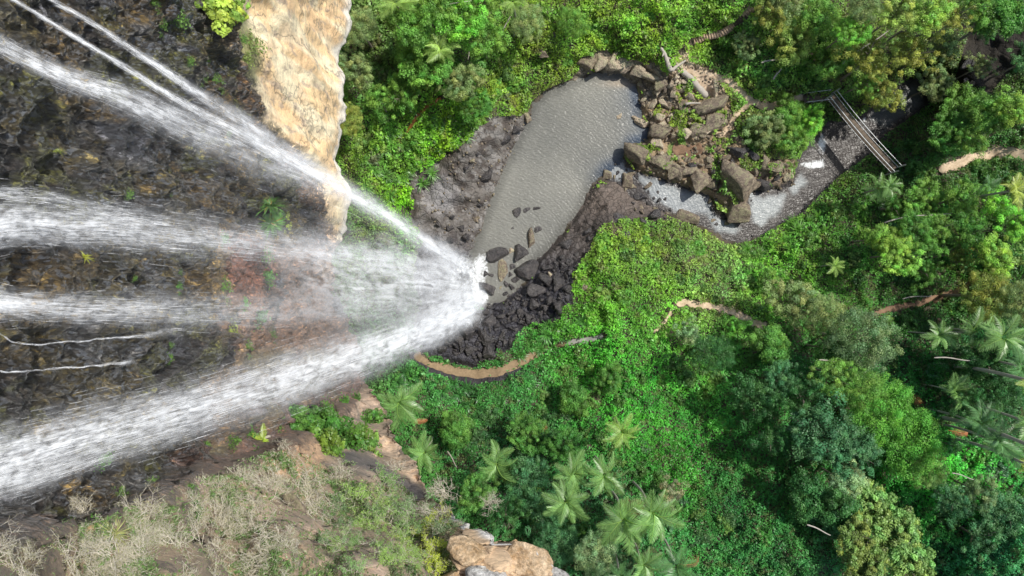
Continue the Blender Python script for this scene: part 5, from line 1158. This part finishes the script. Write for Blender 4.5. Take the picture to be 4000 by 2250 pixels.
fall([(-60,80,34,.6,.0),(0,110,32,.7,.0),(100,165,32,.95,.05),(170,198,32,1.1,.1),(300,240,46,.65,.2),(380,275,50,.8,.3),(500,330,62,.45,.4),(640,385,66,.42,.5),(760,430,62,.5,.6),(880,490,48,.3,.8),(1000,560,36,.0,.9)], 'broad misty cascade spreading below the two thin ones', seed=7, strands=2600, layers=3)
fall([(-60,575,70,1.1,0),(0,568,60,1.25,0),(70,560,56,1.2,.0),(150,570,60,.8,.0),(300,570,66,.68,.05),(450,590,64,.55,.2),(600,605,56,.45,.5),(750,625,48,.42,.75),(900,650,50,.5,.85),(1020,680,50,.55,.85),(1100,700,50,.4,.95),(1150,712,46,.0,.95)], 'white cascade entering from the middle of the left edge', seed=9, strands=4200, layers=3)
fall([(-60,480,30,.5,0),(0,487,28,.55,0),(120,500,30,.4,0),(240,525,30,.3,.1),(380,560,26,.0,.2)], 'thin veil of water just above the middle cascade', seed=10, strands=700, layers=2)
fall([(-60,765,60,.9,0),(0,762,48,1.15,0),(60,772,40,.9,.0),(180,778,44,.6,.05),(330,780,50,.48,.15),(480,785,54,.36,.4),(650,785,62,.26,.7),(820,775,66,.22,.9),(1000,760,66,.3,.95),(1120,740,56,.0,1)], 'fainter cascade entering below the middle of the left edge', seed=13, strands=2600, layers=3)
fall([(-60,1180,110,1.0,.0),(0,1165,105,1.05,.0),(120,1130,94,1.0,.0),(260,1090,86,1.0,.05),(420,1045,80,.95,.15),(560,1005,78,.88,.3),(700,962,82,.95,.5),(850,910,76,1.0,.65),(960,872,68,1.15,.75),(1060,838,56,1.4,.8),(1140,806,46,1.4,.8),(1190,782,36,1.0,.85),(1215,772,28,.0,.9)], 'thick lowest waterfall sweeping from the lower left to the pool', kx=.074, seed=17, strands=8000, layers=3, power=1.5)
fall([(-60,1230,46,.8,.0),(0,1215,46,.8,0),(120,1190,42,.6,0),(240,1150,40,.4,.1),(420,1095,36,.3,.3),(600,1050,30,.0,.5)], 'thin ragged veil along the underside of the lowest waterfall', kx=.05, seed=18, strands=1500, layers=2)
fall([(-40,800,2.0,1.3,0),(0,840,2.2,1.3,0),(22,862,2.4,1.4,0),(120,866,2.6,1.2,0),(250,852,2.2,1.2,0),(340,846,4,.9,.0),(400,840,14,.5,.2),(470,835,22,.0,.5)], 'upper trickle running over brown rock at the left', xa=11.9, layers=2, strands=260, seed=21, sw=1.0)
fall([(-40,930,2.0,1.3,0),(0,934,2.4,1.4,0),(60,936,2.4,1.2,0),(140,926,2.2,1.2,0),(230,920,2.2,1.1,0),(300,914,5,.8,.1),(350,910,10,.0,.3)], 'lower trickle running over brown rock at the left', xa=11.9, layers=2, strands=200, seed=22, sw=1.0)
fall([(-60,520,560,.02,0),(200,560,520,.03,0),(450,620,440,.05,.0),(640,640,330,.05,.1),(820,660,230,.0,.3)], 'faint film of fine drops over the whole dark wet wall', xa=11.95, layers=1, strands=3400, seed=31, sw=.7, name='water_film', power=4)
# spray hanging over the foot of the falls
fall([(640,660,130,.0,1),(780,680,150,.3,1),(900,700,150,.62,1),(1000,705,140,.75,1),(1080,712,110,.75,1),(1150,718,80,.6,1),(1205,722,50,.0,1)], 'pale veil of spray drifting between the falls above the splash', kx=.0585, layers=2, strands=0, seed=25, name='spray', sheet='mist_veil', power=1.6)
fall([(1020,820,60,.0,1),(1100,792,70,.7,1),(1160,768,66,1.0,1),(1205,755,56,.8,1),(1240,752,46,.0,1)], 'dense white spray where the lowest waterfall strikes the rocks', kx=.076, layers=3, strands=0, seed=26, name='spray', sheet='mist_veil', power=1.5)
fall([(1060,640,50,.0,1),(1120,658,56,.6,.9),(1170,682,56,.75,.9),(1222,705,46,.0,1)], 'white spray where the upper cascades strike the rocks', kx=.0585, layers=2, strands=0, seed=27, name='spray', sheet='mist_veil', power=1.5)
# white water running off the rocks into the pool
def foam():
    ax = np.arange(1080, 1250, 2.5); ay = np.arange(620, 850, 2.5); X, Y = np.meshgrid(ax, ay)
    V = at(X.ravel(), Y.ravel(), z=(np.maximum(_height(X, Y), 0)+.12).ravel())
    d = .55*blob(X, Y, 1150, 700, 36, 46)+.8*blob(X, Y, 1165, 672, 22, 18)+.95*blob(X, Y, 1190, 775, 30, 34)+.6*blob(X, Y, 1130, 800, 50, 26)
    d = d*sstep(0, 20, X-1082)*sstep(0, 20, 1245-X)*sstep(0, 20, Y-622)*sstep(0, 20, 848-Y)
    me = mesh_np('white_water', V, grid_faces(len(ay), len(ax)), smooth=True, extra=dict(dens=(d*1.5).ravel(), mist=(0*d+.25).ravel()), uv=np.stack([Y*1.2+X*.2, X*5], -1).reshape(-1, 2))
    tag(link('white_water', me, M['fall']), kind='structure')
foam()

# ------------------------------------------------------------------ light, sky, camera
sun_dir = Vector((.62, .40, 1.12)).normalized()
el = math.asin(sun_dir.z); az = math.atan2(sun_dir.x, sun_dir.y)
W = bpy.data.worlds.new('World'); S.world = W; W.use_nodes = True; nt = W.node_tree; bg = nt.nodes['Background']
sky = nt.nodes.new('ShaderNodeTexSky'); sky.sky_type = 'NISHITA'; sky.sun_disc = False; sky.sun_elevation = el; sky.sun_rotation = az; sky.air_density = 1.0; sky.dust_density = 1.5; sky.ozone_density = 1.0
nt.links.new(sky.outputs[0], bg.inputs[0]); bg.inputs[1].default_value = .15
sl = bpy.data.lights.new('sun', 'SUN'); sl.energy = 4.5; sl.angle = math.radians(1.0); sl.color = (1, .96, .88)
so = bpy.data.objects.new('sun', sl); COL.objects.link(so); so.rotation_euler = sun_dir.to_track_quat('Z', 'Y').to_euler(); so.location = (60, 40, 150)
cam = bpy.data.cameras.new('camera'); cam.sensor_width = 36; cam.lens = 18/(CX/F); cam.clip_end = 5000; cam.clip_start = .1
co = bpy.data.objects.new('camera', cam); COL.objects.link(co); co.location = (0, 0, H); co.rotation_euler = (0, 0, 0); S.camera = co
S.render.engine = 'CYCLES'; S.view_settings.view_transform = 'Standard'; S.view_settings.look = 'None'; S.view_settings.exposure = 0
S.cycles.transparent_max_bounces = 48; S.cycles.max_bounces = 6
S.render.resolution_x = 1024; S.render.resolution_y = 576
